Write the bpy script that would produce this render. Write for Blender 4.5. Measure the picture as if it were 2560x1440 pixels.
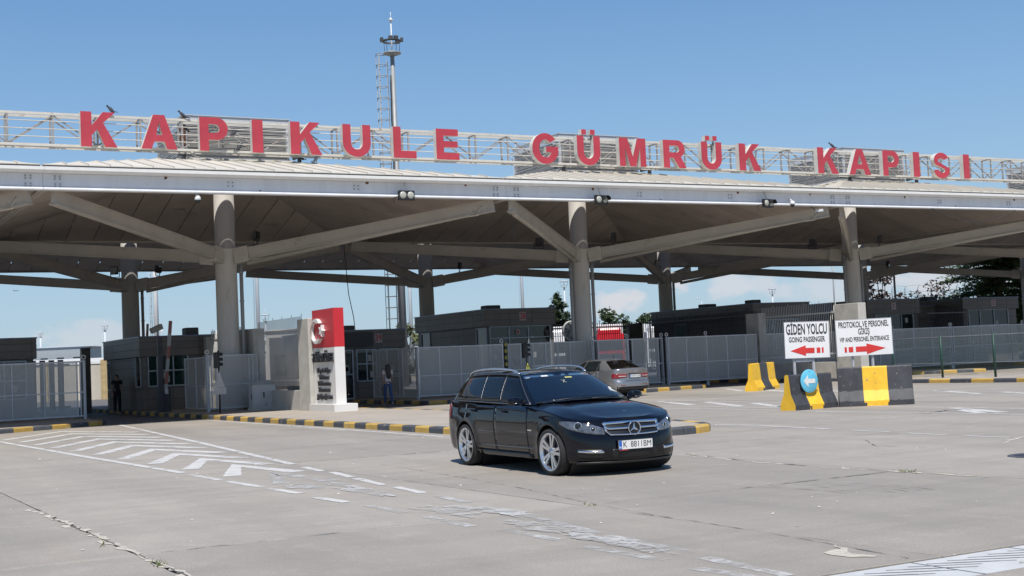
import bpy, bmesh, math, random
from mathutils import Vector, Matrix
R = math.radians
sc = bpy.context.scene
for o in list(bpy.data.objects): bpy.data.objects.remove(o)
# ------------------------------------------------------------------ camera (axes: X along the canopy front, Y into the border post)
cd = bpy.data.cameras.new('camera'); cd.sensor_width = 36; cd.lens = 46.524; cd.clip_start = .3; cd.clip_end = 9000
cam = bpy.data.objects.new('camera', cd); sc.collection.objects.link(cam)
r_ = Vector((0.87486, -0.48221, -0.04578)); u_ = Vector((0.01408, -0.06915, 0.99751)); f_ = Vector((0.48418, 0.87332, 0.0537))
cam.matrix_world = Matrix(((r_.x, u_.x, -f_.x, -7.0515), (r_.y, u_.y, -f_.y, -41.846), (r_.z, u_.z, -f_.z, 1.6), (0, 0, 0, 1)))
sc.camera = cam
# ------------------------------------------------------------------ daylight
SUN = Vector((-.25, -.53, 1)).normalized()
el = math.asin(SUN.z); az = math.atan2(SUN.x, SUN.y)
w = bpy.data.worlds.new('World'); sc.world = w; w.use_nodes = True
nt = w.node_tree; nt.nodes.clear()
N = nt.nodes.new; L = nt.links.new
sky = N('ShaderNodeTexSky'); sky.sky_type = 'NISHITA'; sky.sun_disc = False; sky.sun_elevation = el; sky.sun_rotation = az
sky.air_density = 1.0; sky.dust_density = 0.6; sky.ozone_density = 2.0; sky.altitude = 100
bg = N('ShaderNodeBackground'); out = N('ShaderNodeOutputWorld'); bg.inputs[1].default_value = .11
tc = N('ShaderNodeTexCoord'); sep = N('ShaderNodeSeparateXYZ'); L(tc.outputs['Generated'], sep.inputs[0])
nz = N('ShaderNodeTexNoise'); nz.inputs['Scale'].default_value = 34; nz.inputs['Detail'].default_value = 9; nz.inputs['Roughness'].default_value = .6
mpn = N('ShaderNodeMapping'); mpn.inputs['Scale'].default_value = (1, 1, 1.7); L(tc.outputs['Generated'], mpn.inputs[0]); L(mpn.outputs[0], nz.inputs[0])
acc = None   # a few small fair weather clouds low over the horizon, all round
for k, (cx, cy, cz, rx, rz, op) in enumerate([(.553, .8323, .0372, .019, .0105, .75), (.5901, .8058, .0500, .014, .009, .75), (.62, .7832, .0465, .020, .0085, .6), (.6393, .7675, .0470, .012, .008, .5), (.7243, .6881, .0440, .034, .013, .65), (.68, .733, .0400, .05, .016, .45), (.78, .62, .05, .06, .022, .6), (.2, .979, .03, .05, .012, .4), (-.3, .953, .04, .08, .02, .6), (-.8, .6, .06, .09, .03, .7), (.95, .3, .05, .09, .03, .7), (.9, -.43, .07, .1, .03, .7), (.3, -.95, .06, .09, .03, .7), (-.6, -.8, .08, .1, .03, .7)]):
    vm = N('ShaderNodeVectorMath'); vm.operation = 'SUBTRACT'; L(tc.outputs['Generated'], vm.inputs[0]); vm.inputs[1].default_value = (cx, cy, cz)
    v2 = N('ShaderNodeVectorMath'); v2.operation = 'MULTIPLY'; L(vm.outputs[0], v2.inputs[0]); v2.inputs[1].default_value = (1 / rx, 1 / rx, 1 / rz)
    v3 = N('ShaderNodeVectorMath'); v3.operation = 'LENGTH'; L(v2.outputs[0], v3.inputs[0])
    m1 = N('ShaderNodeMath'); m1.operation = 'MULTIPLY_ADD'; L(nz.outputs[0], m1.inputs[0]); m1.inputs[1].default_value = 3.4; m1.inputs[2].default_value = -.55
    m2 = N('ShaderNodeMath'); m2.operation = 'SUBTRACT'; L(m1.outputs[0], m2.inputs[0]); L(v3.outputs[1], m2.inputs[1])
    m3 = N('ShaderNodeMapRange'); m3.interpolation_type = 'SMOOTHSTEP'; m3.inputs[1].default_value = -.05; m3.inputs[2].default_value = .75; m3.inputs[4].default_value = op; L(m2.outputs[0], m3.inputs[0])
    if acc is None: acc = m3.outputs[0]
    else: m4 = N('ShaderNodeMath'); m4.operation = 'MAXIMUM'; L(acc, m4.inputs[0]); L(m3.outputs[0], m4.inputs[1]); acc = m4.outputs[0]
grad = N('ShaderNodeValToRGB'); L(sep.outputs[2], grad.inputs[0]); e = grad.color_ramp.elements
for p_, c_ in ((0, (.43, .60, .745)), (.09, (.355, .56, .765)), (.18, (.25, .465, .755)), (.26, (.17, .365, .675)), (.5, (.11, .26, .57)), (1, (.07, .19, .47))):
    q_ = e[0] if p_ == 0 else e[-1] if p_ == 1 else e.new(p_); q_.color = (*c_, 1)
gs = N('ShaderNodeVectorMath'); gs.operation = 'SCALE'; gs.inputs[3].default_value = 8.1; L(grad.outputs[0], gs.inputs[0])
ms = N('ShaderNodeMix'); ms.data_type = 'RGBA'; ms.inputs[0].default_value = .8; L(sky.outputs[0], ms.inputs[6]); L(gs.outputs[0], ms.inputs[7])   # clear summer haze over the physical sky
mx = N('ShaderNodeMix'); mx.data_type = 'RGBA'; L(acc, mx.inputs[0]); L(ms.outputs[2], mx.inputs[6]); mx.inputs[7].default_value = (6.15, 5.95, 6.2, 1)
L(mx.outputs[2], bg.inputs[0]); L(bg.outputs[0], out.inputs[0])
sd = bpy.data.lights.new('sun', 'SUN'); sd.energy = 4.7; sd.angle = R(.53); sd.color = (1, .955, .89)
sun = bpy.data.objects.new('sun', sd); sc.collection.objects.link(sun)
sun.rotation_euler = (-SUN).to_track_quat('-Z', 'Y').to_euler()
vs = sc.view_settings; vs.view_transform = 'Standard'; vs.look = 'None'; vs.gamma = 1; vs.exposure = 0.12; vs.use_curve_mapping = False
# ------------------------------------------------------------------ materials
def lin(c): return tuple((v / 12.92 if v <= .04045 else ((v + .055) / 1.055) ** 2.4) for v in c)
MATS = {}
def M(name, col, rough=.6, metal=0., var=.12, scale=2.5, bump=0., bscale=30., coat=0., spec=.5, rnd=0., grime=None, coord='Object', streak=None, emis=0):
    if name in MATS: return MATS[name]
    m = bpy.data.materials.new(name); m.use_nodes = True; t = m.node_tree; b = t.nodes['Principled BSDF']
    n = t.nodes.new; l = t.links.new
    b.inputs['Roughness'].default_value = rough; b.inputs['Metallic'].default_value = metal
    b.inputs['Specular IOR Level'].default_value = spec; b.inputs['Coat Weight'].default_value = coat; b.inputs['Coat Roughness'].default_value = .03
    if emis: b.inputs['Emission Color'].default_value = (*col, 1); b.inputs['Emission Strength'].default_value = emis
    co = n('ShaderNodeTexCoord').outputs['Object'] if coord == 'Object' else n('ShaderNodeNewGeometry').outputs['Position']
    if streak:
        mp = n('ShaderNodeMapping'); mp.inputs['Scale'].default_value = streak; l(co, mp.inputs[0]); co2 = mp.outputs[0]
    else: co2 = co
    nz = n('ShaderNodeTexNoise'); nz.inputs['Scale'].default_value = scale; nz.inputs['Detail'].default_value = 8; nz.inputs['Roughness'].default_value = .62; l(co2, nz.inputs[0])
    mr = n('ShaderNodeMapRange'); mr.inputs[1].default_value = .3; mr.inputs[2].default_value = .7; mr.inputs[3].default_value = 1 - var; mr.inputs[4].default_value = 1 + var; l(nz.outputs[0], mr.inputs[0])
    fac = mr.outputs[0]
    if rnd:
        oi = n('ShaderNodeObjectInfo'); r2 = n('ShaderNodeMapRange'); r2.inputs[3].default_value = 1 - rnd; r2.inputs[4].default_value = 1 + rnd; l(oi.outputs['Random'], r2.inputs[0])
        mu = n('ShaderNodeMath'); mu.operation = 'MULTIPLY'; l(fac, mu.inputs[0]); l(r2.outputs[0], mu.inputs[1]); fac = mu.outputs[0]
    sc_ = n('ShaderNodeVectorMath'); sc_.operation = 'SCALE'; sc_.inputs[0].default_value = col; l(fac, sc_.inputs[3])
    src = sc_.outputs[0]
    if grime:
        g2 = n('ShaderNodeTexNoise'); g2.inputs['Scale'].default_value = grime[1]; g2.inputs['Detail'].default_value = 10; g2.inputs['Roughness'].default_value = .7; l(co2, g2.inputs[0])
        rp = n('ShaderNodeValToRGB'); rp.color_ramp.elements[0].position = grime[2]; rp.color_ramp.elements[1].position = grime[2] + .12; l(g2.outputs[0], rp.inputs[0])
        mx = n('ShaderNodeMix'); mx.data_type = 'RGBA'; l(rp.outputs[0], mx.inputs[0]); l(src, mx.inputs[6]); mx.inputs[7].default_value = (*grime[0], 1); src = mx.outputs[2]
    l(src, b.inputs['Base Color'])
    if bump:
        bz = n('ShaderNodeTexNoise'); bz.inputs['Scale'].default_value = bscale; bz.inputs['Detail'].default_value = 6; l(co, bz.inputs[0])
        bp = n('ShaderNodeBump'); bp.inputs['Strength'].default_value = bump; bp.inputs['Distance'].default_value = .01; l(bz.outputs[0], bp.inputs['Height']); l(bp.outputs[0], b.inputs['Normal'])
    MATS[name] = m; return m
def glass(name, tint, mixf=.25, rough=.02):
    m = bpy.data.materials.new(name); m.use_nodes = True; t = m.node_tree; t.nodes.clear(); n = t.nodes.new; l = t.links.new
    tr = n('ShaderNodeBsdfTransparent'); tr.inputs[0].default_value = (*tint, 1); gl = n('ShaderNodeBsdfGlossy'); gl.inputs['Roughness'].default_value = rough
    fr = n('ShaderNodeFresnel'); fr.inputs[0].default_value = 1.5; ad = n('ShaderNodeMath'); ad.inputs[1].default_value = mixf * .2; l(fr.outputs[0], ad.inputs[0])
    mx = n('ShaderNodeMixShader'); l(ad.outputs[0], mx.inputs[0]); l(tr.outputs[0], mx.inputs[1]); l(gl.outputs[0], mx.inputs[2])
    o = n('ShaderNodeOutputMaterial'); l(mx.outputs[0], o.inputs[0]); MATS[name] = m; return m
def meshmat(name, col, pitch, solid):
    "woven wire: a real lattice of wires with open holes, finer than the picture resolves"
    m = bpy.data.materials.new(name); m.use_nodes = True; t = m.node_tree; b = t.nodes['Principled BSDF']; n = t.nodes.new; l = t.links.new
    b.inputs['Base Color'].default_value = (*col, 1); b.inputs['Roughness'].default_value = .55; b.inputs['Metallic'].default_value = .25
    tc = n('ShaderNodeTexCoord'); sp = n('ShaderNodeSeparateXYZ'); l(tc.outputs['UV'], sp.inputs[0]); hs = []
    for k in (0, 1):
        pp = n('ShaderNodeMath'); pp.operation = 'PINGPONG'; pp.inputs[1].default_value = pitch / 2; l(sp.outputs[k], pp.inputs[0])
        lt = n('ShaderNodeMath'); lt.operation = 'LESS_THAN'; lt.inputs[1].default_value = pitch / 2 * solid; l(pp.outputs[0], lt.inputs[0]); hs.append(lt)
    mxm = n('ShaderNodeMath'); mxm.operation = 'MAXIMUM'; l(hs[0].outputs[0], mxm.inputs[0]); l(hs[1].outputs[0], mxm.inputs[1])
    l(mxm.outputs[0], b.inputs['Alpha']); MATS[name] = m; return m
def band2(name, c1, c2, axis, width, off=0., rough=.6, chip=.62, chipcol=(.36, .34, .31)):
    "painted bands of two colours along one object axis, chipped here and there"
    m = bpy.data.materials.new(name); m.use_nodes = True; t = m.node_tree; b = t.nodes['Principled BSDF']; n = t.nodes.new; l = t.links.new
    tc = n('ShaderNodeTexCoord'); sp = n('ShaderNodeSeparateXYZ'); l(tc.outputs['Object'], sp.inputs[0])
    ad = n('ShaderNodeMath'); ad.inputs[1].default_value = off; l(sp.outputs[axis], ad.inputs[0])
    pp = n('ShaderNodeMath'); pp.operation = 'PINGPONG'; pp.inputs[1].default_value = width; l(ad.outputs[0], pp.inputs[0])
    lt = n('ShaderNodeMath'); lt.operation = 'LESS_THAN'; lt.inputs[1].default_value = width / 2; l(pp.outputs[0], lt.inputs[0])
    mx = n('ShaderNodeMix'); mx.data_type = 'RGBA'; l(lt.outputs[0], mx.inputs[0]); mx.inputs[6].default_value = (*c1, 1); mx.inputs[7].default_value = (*c2, 1)
    nz = n('ShaderNodeTexNoise'); nz.inputs['Scale'].default_value = 9; nz.inputs['Detail'].default_value = 10; nz.inputs['Roughness'].default_value = .75; l(tc.outputs['Object'], nz.inputs[0])
    rp = n('ShaderNodeValToRGB'); rp.color_ramp.elements[0].position = chip; rp.color_ramp.elements[1].position = chip + .04; l(nz.outputs[0], rp.inputs[0])
    m2 = n('ShaderNodeMix'); m2.data_type = 'RGBA'; l(rp.outputs[0], m2.inputs[0]); l(mx.outputs[2], m2.inputs[6]); m2.inputs[7].default_value = (*chipcol, 1)
    l(m2.outputs[2], b.inputs['Base Color']); b.inputs['Roughness'].default_value = rough; MATS[name] = m; return m
# ------------------------------------------------------------------ mesh helpers
class MB:
    def __init__(s): s.v = []; s.f = []; s.mi = []; s.sm = []; s.uv = None
    def add(s, vs, fs, mi=0, sm=False):
        k = len(s.v); s.v += [tuple(p) for p in vs]
        for f in fs: s.f.append([i + k for i in f]); s.mi.append(mi); s.sm.append(sm)
        return s
    def box(s, x0, x1, y0, y1, z0, z1, mi=0):
        return s.add([(x0, y0, z0), (x1, y0, z0), (x1, y1, z0), (x0, y1, z0), (x0, y0, z1), (x1, y0, z1), (x1, y1, z1), (x0, y1, z1)],
                     [(0, 3, 2, 1), (4, 5, 6, 7), (0, 1, 5, 4), (1, 2, 6, 5), (2, 3, 7, 6), (3, 0, 4, 7)], mi)
    def bbox(s, x0, x1, y0, y1, z0, z1, c=.02, mi=0):
        "box with chamfered vertical and top edges"
        c = min(c, (x1 - x0) / 3, (y1 - y0) / 3, (z1 - z0) / 2)
        ring = lambda d: [(x0 + c + d, y0 + d), (x1 - c - d, y0 + d), (x1 - d, y0 + c + d), (x1 - d, y1 - c - d), (x1 - c - d, y1 - d), (x0 + c + d, y1 - d), (x0 + d, y1 - c - d), (x0 + d, y0 + c + d)]
        vs = [(x, y, z0) for x, y in ring(0)] + [(x, y, z1 - c) for x, y in ring(0)] + [(x, y, z1) for x, y in ring(c * .6)]
        fs = [tuple(range(7, -1, -1)), tuple(range(16, 24))]
        for k in (0, 8):
            for i in range(8): fs.append((k + i, k + (i + 1) % 8, k + 8 + (i + 1) % 8, k + 8 + i))
        return s.add(vs, fs, mi)
    def bar(s, a, b, wd, ht=None, mi=0, up=(0, 0, 1)):
        "rectangular bar from a to b, wd across, ht along up"
        a = Vector(a); b = Vector(b); d = (b - a).normalized(); ht = ht or wd
        sd = d.cross(Vector(up));  sd = sd.normalized() if sd.length > 1e-4 else Vector((1, 0, 0)); up2 = sd.cross(d).normalized()
        q = [(-1, -1), (1, -1), (1, 1), (-1, 1)]
        vs = [p + sd * (i * wd / 2) + up2 * (j * ht / 2) for p in (a, b) for i, j in q]
        return s.add(vs, [(0, 1, 2, 3), (7, 6, 5, 4), (0, 4, 5, 1), (1, 5, 6, 2), (2, 6, 7, 3), (3, 7, 4, 0)], mi)
    def tube(s, pts, rad, n=8, mi=0, cap=True, sm=True):
        pts = [Vector(p) for p in pts]; rads = rad if isinstance(rad, (list, tuple)) else [rad] * len(pts)
        vs = []; prev = None
        for i, p in enumerate(pts):
            d = (pts[min(i + 1, len(pts) - 1)] - pts[max(i - 1, 0)]).normalized()
            if prev is None: prev = Vector((0, 0, 1)).cross(d); prev = prev if prev.length > .05 else Vector((1, 0, 0))
            sd = (prev - d * prev.dot(d)).normalized(); prev = sd; up = d.cross(sd)
            for k in range(n): t = 2 * math.pi * k / n; vs.append(p + (sd * math.cos(t) + up * math.sin(t)) * rads[i])
        fs = [(i * n + k, i * n + (k + 1) % n, (i + 1) * n + (k + 1) % n, (i + 1) * n + k) for i in range(len(pts) - 1) for k in range(n)]
        s.add(vs, fs, mi, sm)
        if cap:
            k0 = len(s.v) - len(vs); s.f.append([k0 + k for k in range(n)][::-1]); s.f.append([k0 + len(vs) - n + k for k in range(n)]); s.mi += [mi, mi]; s.sm += [False, False]
        return s
    def lathe(s, prof, o=(0, 0, 0), axis='z', n=24, mi=0, sm=True, close=False):
        vs = []; o = Vector(o); P = len(prof)
        for k in range(n):
            t = 2 * math.pi * k / n; c, sn = math.cos(t), math.sin(t)
            for r, h in prof:
                vs.append(o + (Vector((r * c, r * sn, h)) if axis == 'z' else Vector((r * c, h, r * sn)) if axis == 'y' else Vector((h, r * c, r * sn))))
        fs = [(k * P + i, ((k + 1) % n) * P + i, ((k + 1) % n) * P + i + 1, k * P + i + 1) for k in range(n) for i in range(P - 1)]
        return s.add(vs, fs, mi, sm)
    def prism(s, poly, z0, z1, mi=0, plane='xy', mi_side=None):
        "polygon extruded; plane xy (along z), xz (along y), yz (along x)"
        n = len(poly); g = {'xy': lambda a, b, c: (a, b, c), 'xz': lambda a, b, c: (a, c, b), 'yz': lambda a, b, c: (c, a, b)}[plane]
        vs = [g(a, b, z0) for a, b in poly] + [g(a, b, z1) for a, b in poly]
        s.add(vs, [tuple(range(n - 1, -1, -1)), tuple(range(n, 2 * n))], mi)
        k = len(s.v) - 2 * n
        for i in range(n):
            s.f.append([k + i, k + (i + 1) % n, k + n + (i + 1) % n, k + n + i]); s.mi.append(mi if mi_side is None else mi_side); s.sm.append(False)
        return s
    def grid(s, rows, mi=0, sm=True, flip=False):
        n = len(rows[0]); vs = [p for r in rows for p in r]
        fs = [(i * n + j, i * n + j + 1, (i + 1) * n + j + 1, (i + 1) * n + j) for i in range(len(rows) - 1) for j in range(n - 1)]
        return s.add(vs, [f[::-1] for f in fs] if flip else fs, mi, sm)
    def mesh(s, name, mats, fix=False):
        me = bpy.data.meshes.new(name); me.from_pydata(s.v, [], s.f)
        for m in (mats if isinstance(mats, (list, tuple)) else [mats]): me.materials.append(m)
        me.polygons.foreach_set('material_index', s.mi); me.polygons.foreach_set('use_smooth', s.sm)
        if fix:
            bm = bmesh.new(); bm.from_mesh(me); bmesh.ops.remove_doubles(bm, verts=bm.verts, dist=1e-5); bmesh.ops.recalc_face_normals(bm, faces=bm.faces); bm.to_mesh(me); bm.free()
        me.update(); return me
    def ob(s, name, mats, parent=None, loc=None, rotz=0, fix=False):
        return link(name, s.mesh(name, mats, fix), parent, loc, rotz)
def link(name, me, parent=None, loc=None, rotz=0):
    o = bpy.data.objects.new(name, me); sc.collection.objects.link(o)
    if parent is not None: o.parent = parent
    if loc: o.location = loc
    if rotz: o.rotation_euler.z = rotz
    return o
def tag(o, label=None, cat=None, group=None, kind=None):
    if label: o['label'] = label
    if cat: o['category'] = cat
    if group: o['group'] = group
    if kind: o['kind'] = kind
    return o
def thing(name, label, cat, loc=(0, 0, 0), rotz=0, group=None):
    o = bpy.data.objects.new(name, None); o.empty_display_size = .2; sc.collection.objects.link(o); o.location = loc; o.rotation_euler.z = rotz
    return tag(o, label, cat, group)
def struct(name, label=None, loc=(0, 0, 0)):
    o = bpy.data.objects.new(name, None); sc.collection.objects.link(o); o.location = loc
    return tag(o, label, None, None, 'structure')
FIT = {}
def copy_tree(o, parent=None):
    c = o.copy(); sc.collection.objects.link(c)
    if parent is not None: c.parent = parent
    for ch in list(o.children): copy_tree(ch, c)
    return c
def text(name, body, size, m, parent, loc, rot, ext=.002, off=0., sx=1., align='CENTER', spacing=1., fit=None):
    c = bpy.data.curves.new(name, 'FONT'); c.body = body; c.size = size; c.extrude = ext; c.offset = off; c.align_x = align; c.align_y = 'CENTER'; c.space_character = spacing; c.resolution_u = 3
    c.materials.append(m); o = bpy.data.objects.new(name, c); FIT[o.name] = fit; sc.collection.objects.link(o)
    if parent is not None: o.parent = parent
    o.location = loc; o.rotation_euler = rot; o.scale = (sx, 1, 1); return o
def lerp(a, b, t): return a + (b - a) * t
def spline(P, t):
    "Catmull-Rom through points P, t in 0..1"
    n = len(P) - 1; x = min(max(t, 0), 1) * n; i = min(int(x), n - 1); u = x - i
    p1 = P[i]; p2 = P[i + 1]; p0 = P[i - 1] if i else [2 * a - b for a, b in zip(p1, p2)]; p3 = P[i + 2] if i + 2 <= n else [2 * b - a for a, b in zip(p1, p2)]
    return [.5 * (2 * b + (c - a) * u + (2 * a - 5 * b + 4 * c - d) * u * u + (3 * b - a - 3 * c + d) * u ** 3) for a, b, c, d in zip(p0, p1, p2, p3)]
def pw(P, x):
    "piecewise linear y(x)"
    if x <= P[0][0]: return P[0][1]
    for (a, b), (c, d) in zip(P, P[1:]):
        if x <= c: return b + (d - b) * (x - a) / (c - a)
    return P[-1][1]
rng = random.Random(7)
# palette
WHITE = M('white_paint', (.72, .71, .68), .5, var=.06, grime=((.36, .30, .24), 1.2, .66))
CREAM = M('cream_steel', (.50, .47, .41), .55, var=.1, grime=((.24, .2, .16), 1.5, .63))
BLUEWHITE = M('fascia_paint', (.66, .665, .68), .45, var=.07, scale=1.6, streak=(1.6, 1, .3), grime=((.46, .43, .39), 2.2, .64))
CONC = M('concrete', (.46, .44, .40), .85, var=.14, scale=1.8, bump=.3, bscale=25, grime=((.27, .25, .22), 1.1, .6))
COLC = M('column_paint', (.50, .475, .435), .7, var=.1, scale=1.6, streak=(1.4, 1.4, .18), grime=((.30, .28, .255), 2.4, .60))
BOOTH = M('booth_panel', (.15, .130, .115), .5, var=.1, scale=1.2, rnd=.06)
BOOTHDK = M('booth_recess', (.05, .05, .05), .6)
CAPB = M('roof_trim', (.16, .18, .24), .4, metal=.3)
GALV = M('galvanised_steel', (.52, .53, .55), .5, metal=.2, var=.12)
BLACK = M('black_plastic', (.015, .015, .016), .45)
DARK = M('dark_steel', (.05, .05, .055), .5)
RED = M('red_sign_face', (.42, .042, .060), .45, var=.12, scale=1.8, rnd=.05, grime=((.46, .10, .11), 2.5, .66))
YEL = M('yellow_paint', (.80, .47, .03), .55, var=.13, scale=3, grime=((.46, .33, .16), 5, .62), bump=.25)
KBLK = M('black_paint', (.045, .047, .054), .6, var=.35, scale=3, grime=((.20, .195, .19), 6, .62), bump=.25)
KYEL = M('kerb_yellow', (.50, .32, .075), .7, var=.15, scale=5, grime=((.40, .36, .30), 4, .58), bump=.3, rnd=.15)
KDRK = M('kerb_black', (.07, .075, .085), .7, var=.2, scale=5, grime=((.36, .34, .31), 4, .6), bump=.3, rnd=.15)
def wornpaint(name, col, keep, sc1, soft=.1):
    m = M(name, col, .8, var=.1, scale=3, coord='World'); t = m.node_tree; n = t.nodes.new; l = t.links.new; b = t.nodes['Principled BSDF']; pos = n('ShaderNodeNewGeometry').outputs['Position']; prev = None
    for s_, w_ in ((sc1, .5), (sc1 * 6, .3), (sc1 * 30, .2)):
        z = n('ShaderNodeTexNoise'); z.inputs['Scale'].default_value = s_; z.inputs['Detail'].default_value = 6; z.inputs['Roughness'].default_value = .7; l(pos, z.inputs[0]); q = n('ShaderNodeMath'); q.operation = 'MULTIPLY_ADD'; l(z.outputs[0], q.inputs[0]); q.inputs[1].default_value = w_
        if prev is None: q.inputs[2].default_value = 0
        else: l(prev, q.inputs[2])
        prev = q.outputs[0]
    r = n('ShaderNodeMapRange'); r.inputs[1].default_value = keep + soft / 2; r.inputs[2].default_value = keep - soft / 2; l(prev, r.inputs[0]); l(r.outputs[0], b.inputs['Alpha']); return m
PAINT = wornpaint('road_paint', (.53, .515, .49), .565, 1.1)
PAINTW = wornpaint('worn_road_paint', (.47, .46, .44), .50, 1.7, .14)
LOUV = M('louvre_metal', (.44, .435, .42), .45, metal=.1, var=.15)
WINFR = M('window_frame', (.38, .42, .46), .4, metal=.2)
GLASSD = M('dark_glass', (.012, .018, .02), .04, var=.3, spec=.6)
GLASSG = M('green_glass', (.008, .03, .026), .04, var=.6, scale=2.5, spec=.6)
WIRE = meshmat('wire_mesh', (.52, .51, .49), .03, .40)
WIREG = meshmat('green_wire_mesh', (.10, .14, .12), .05, .10)
RUB = M('rubber', (.018, .018, .018), .75)
CHROME = M('chrome', (.75, .76, .78), .08, metal=1, var=.02)
# ================================================================== GROUND
def ground_mat(name, base, dark, light, shade=0.):
    m = bpy.data.materials.new(name); m.use_nodes = True; t = m.node_tree; b = t.nodes['Principled BSDF']; n = t.nodes.new; l = t.links.new
    pos = n('ShaderNodeNewGeometry').outputs['Position']
    def noise(scale, det=8, rough=.6, mp=None, dist=0):
        src = pos
        if mp: q = n('ShaderNodeMapping'); q.inputs['Scale'].default_value = mp[0]; q.inputs['Rotation'].default_value = (0, 0, mp[1]); l(pos, q.inputs[0]); src = q.outputs[0]
        z = n('ShaderNodeTexNoise'); z.inputs['Scale'].default_value = scale; z.inputs['Detail'].default_value = det; z.inputs['Roughness'].default_value = rough; z.inputs['Distortion'].default_value = dist; l(src, z.inputs[0]); return z.outputs[0]
    def ramp(src, p0, p1):
        r = n('ShaderNodeMapRange'); r.inputs[1].default_value = p0; r.inputs[2].default_value = p1; l(src, r.inputs[0]); return r.outputs[0]
    def mix(f, a, bb, k=1.):
        x = n('ShaderNodeMix'); x.data_type = 'RGBA'
        if k != 1: q = n('ShaderNodeMath'); q.operation = 'MULTIPLY'; q.inputs[1].default_value = k; l(f, q.inputs[0]); f = q.outputs[0]
        l(f, x.inputs[0])
        for i, v in ((6, a), (7, bb)):
            if isinstance(v, tuple): x.inputs[i].default_value = (*v, 1)
            else: l(v, x.inputs[i])
        return x.outputs[2]
    c = mix(ramp(noise(.35, 6), .3, .7), base, light, .8)
    c = mix(ramp(noise(.55, 8, .65, ((1, .16, 1), 0.06)), .40, .66), c, dark, .65)           # worn lanes along the driving direction
    c = mix(ramp(noise(.8, 9, .7, ((.25, 1.6, 1), .45)), .47, .72), c, tuple(v * .76 for v in dark), .4)   # scuffs across
    c = mix(ramp(noise(2.2, 10, .75), .53, .74), c, tuple(v * 1.13 for v in light), .7)
    c = mix(ramp(noise(1.1, 6, .6, None, .6), .58, .72), c, (.42, .33, .25), .35)            # rusty/dusty warm patches
    c = mix(ramp(noise(45, 4, .7), .35, .75), c, tuple(v * .58 for v in dark), .55)
    v = n('ShaderNodeTexVoronoi'); v.inputs['Scale'].default_value = 3.1; l(pos, v.inputs[0])
    c = mix(ramp(v.outputs['Distance'], .045, .02), c, (.09, .085, .08), .5)                # oil specks
    oi = n('ShaderNodeObjectInfo'); rr = n('ShaderNodeMapRange'); rr.inputs[3].default_value = .93; rr.inputs[4].default_value = 1.06; l(oi.outputs['Random'], rr.inputs[0])
    s = n('ShaderNodeVectorMath'); s.operation = 'SCALE'; l(c, s.inputs[0]); l(rr.outputs[0], s.inputs[3]); l(s.outputs[0], b.inputs['Base Color'])
    b.inputs['Roughness'].default_value = .72; b.inputs['Specular IOR Level'].default_value = .35
    bp = n('ShaderNodeBump'); bp.inputs['Strength'].default_value = .25; bp.inputs['Distance'].default_value = .008; l(noise(28, 6, .7), bp.inputs['Height']); l(bp.outputs[0], b.inputs['Normal'])
    MATS[name] = m; return m
SLAB = ground_mat('pavement_concrete', (.365, .325, .275), (.270, .246, .216), (.425, .382, .326))
SHADESLAB = ground_mat('shade_darkened_slab', (.15, .142, .132), (.10, .097, .092), (.19, .18, .165))  # slab colour darkened from about the shadow edge to deepen the canopy shade
EARTH = M('dry_ground', (.26, .23, .17), .95, var=.25, scale=.05, coord='World')
JOINT = M('joint_filler', (.10, .094, .085), .9, var=.4, scale=8, coord='World', grime=((.30, .27, .23), 6, .55))
SPALL = M('spalled_concrete', (.47, .43, .36), .95, var=.3, scale=14, coord='World', bump=.6, bscale=20)
ISLAND = M('island_concrete', (.37, .325, .27), .85, var=.1, scale=.7, coord='World', grime=((.30, .28, .25), .8, .62), bump=.2)
g = MB(); g.add([(-3000, -600, -.06), (3000, -600, -.06), (3000, 5000, -.06), (-3000, 5000, -.06)], [(0, 1, 2, 3)])
tag(g.ob('ground', EARTH), kind='structure')
pav = struct('pavement', 'grey concrete forecourt of large cast slabs with dark joints')
MB().add([(-60, -75, -.025), (140, -75, -.025), (140, 70, -.025), (-60, 70, -.025)], [(0, 1, 2, 3)]).ob('joint_bed', JOINT, pav)
X = [-60, -32] + [.45 + 4.72 * k for k in range(-4, 12)] + [70, 140]; Y = [-75, -44.2, -39.5, -35.42, -34.70, -29.68, -24.95, -20.2, -15.5, -10.8, -6.1, -1.4, 3.4, 8.1, 18, 34, 70]
def edge(p, q, rr, amp):
    n = max(2, min(26, int((Vector(q) - Vector(p)).length / .2))); d = Vector(q) - Vector(p); nn = Vector((-d.y, d.x)).normalized(); o = []
    for i in range(n):
        k = 0 if i == 0 else rr.uniform(0, 1) ** 3 * amp + rr.uniform(0, amp * .2)
        o.append(Vector(p) + d * (i / n) + nn * k)
    return o
for i in range(len(X) - 1):
    for j in range(len(Y) - 1):
        if Y[j] == -35.42: continue
        rr = random.Random(i * 91 + j); c = .007; x0, x1, y0, y1 = X[i] + c, X[i + 1] - c, Y[j] + c, Y[j + 1] - c
        near = -16 < x0 < 30 and -40 < y0 < 0; amp = .014 if near else .006
        ring = edge((x0, y0), (x1, y0), rr, amp) + edge((x1, y0), (x1, y1), rr, amp) + edge((x1, y1), (x0, y1), rr, amp) + edge((x0, y1), (x0, y0), rr, amp)
        n = len(ring); m = MB(); ctr = Vector(((x0 + x1) / 2, (y0 + y1) / 2)); dz = rr.uniform(-.003, .003)
        vs = [(p.x, p.y, -.024) for p in ring] + [(p.x, p.y, dz * .3 - .004) for p in ring] + [(*(p + (ctr - p).normalized() * .012), dz * .3) for p in ring]
        fs = [(k + a, k + (a + 1) % n, k + n + (a + 1) % n, k + n + a) for k in (0, n) for a in range(n)] + [tuple(range(2 * n, 3 * n))]
        m.add(vs, fs).ob('slab', SHADESLAB if y0 > 3.3 else SLAB, pav)
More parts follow.
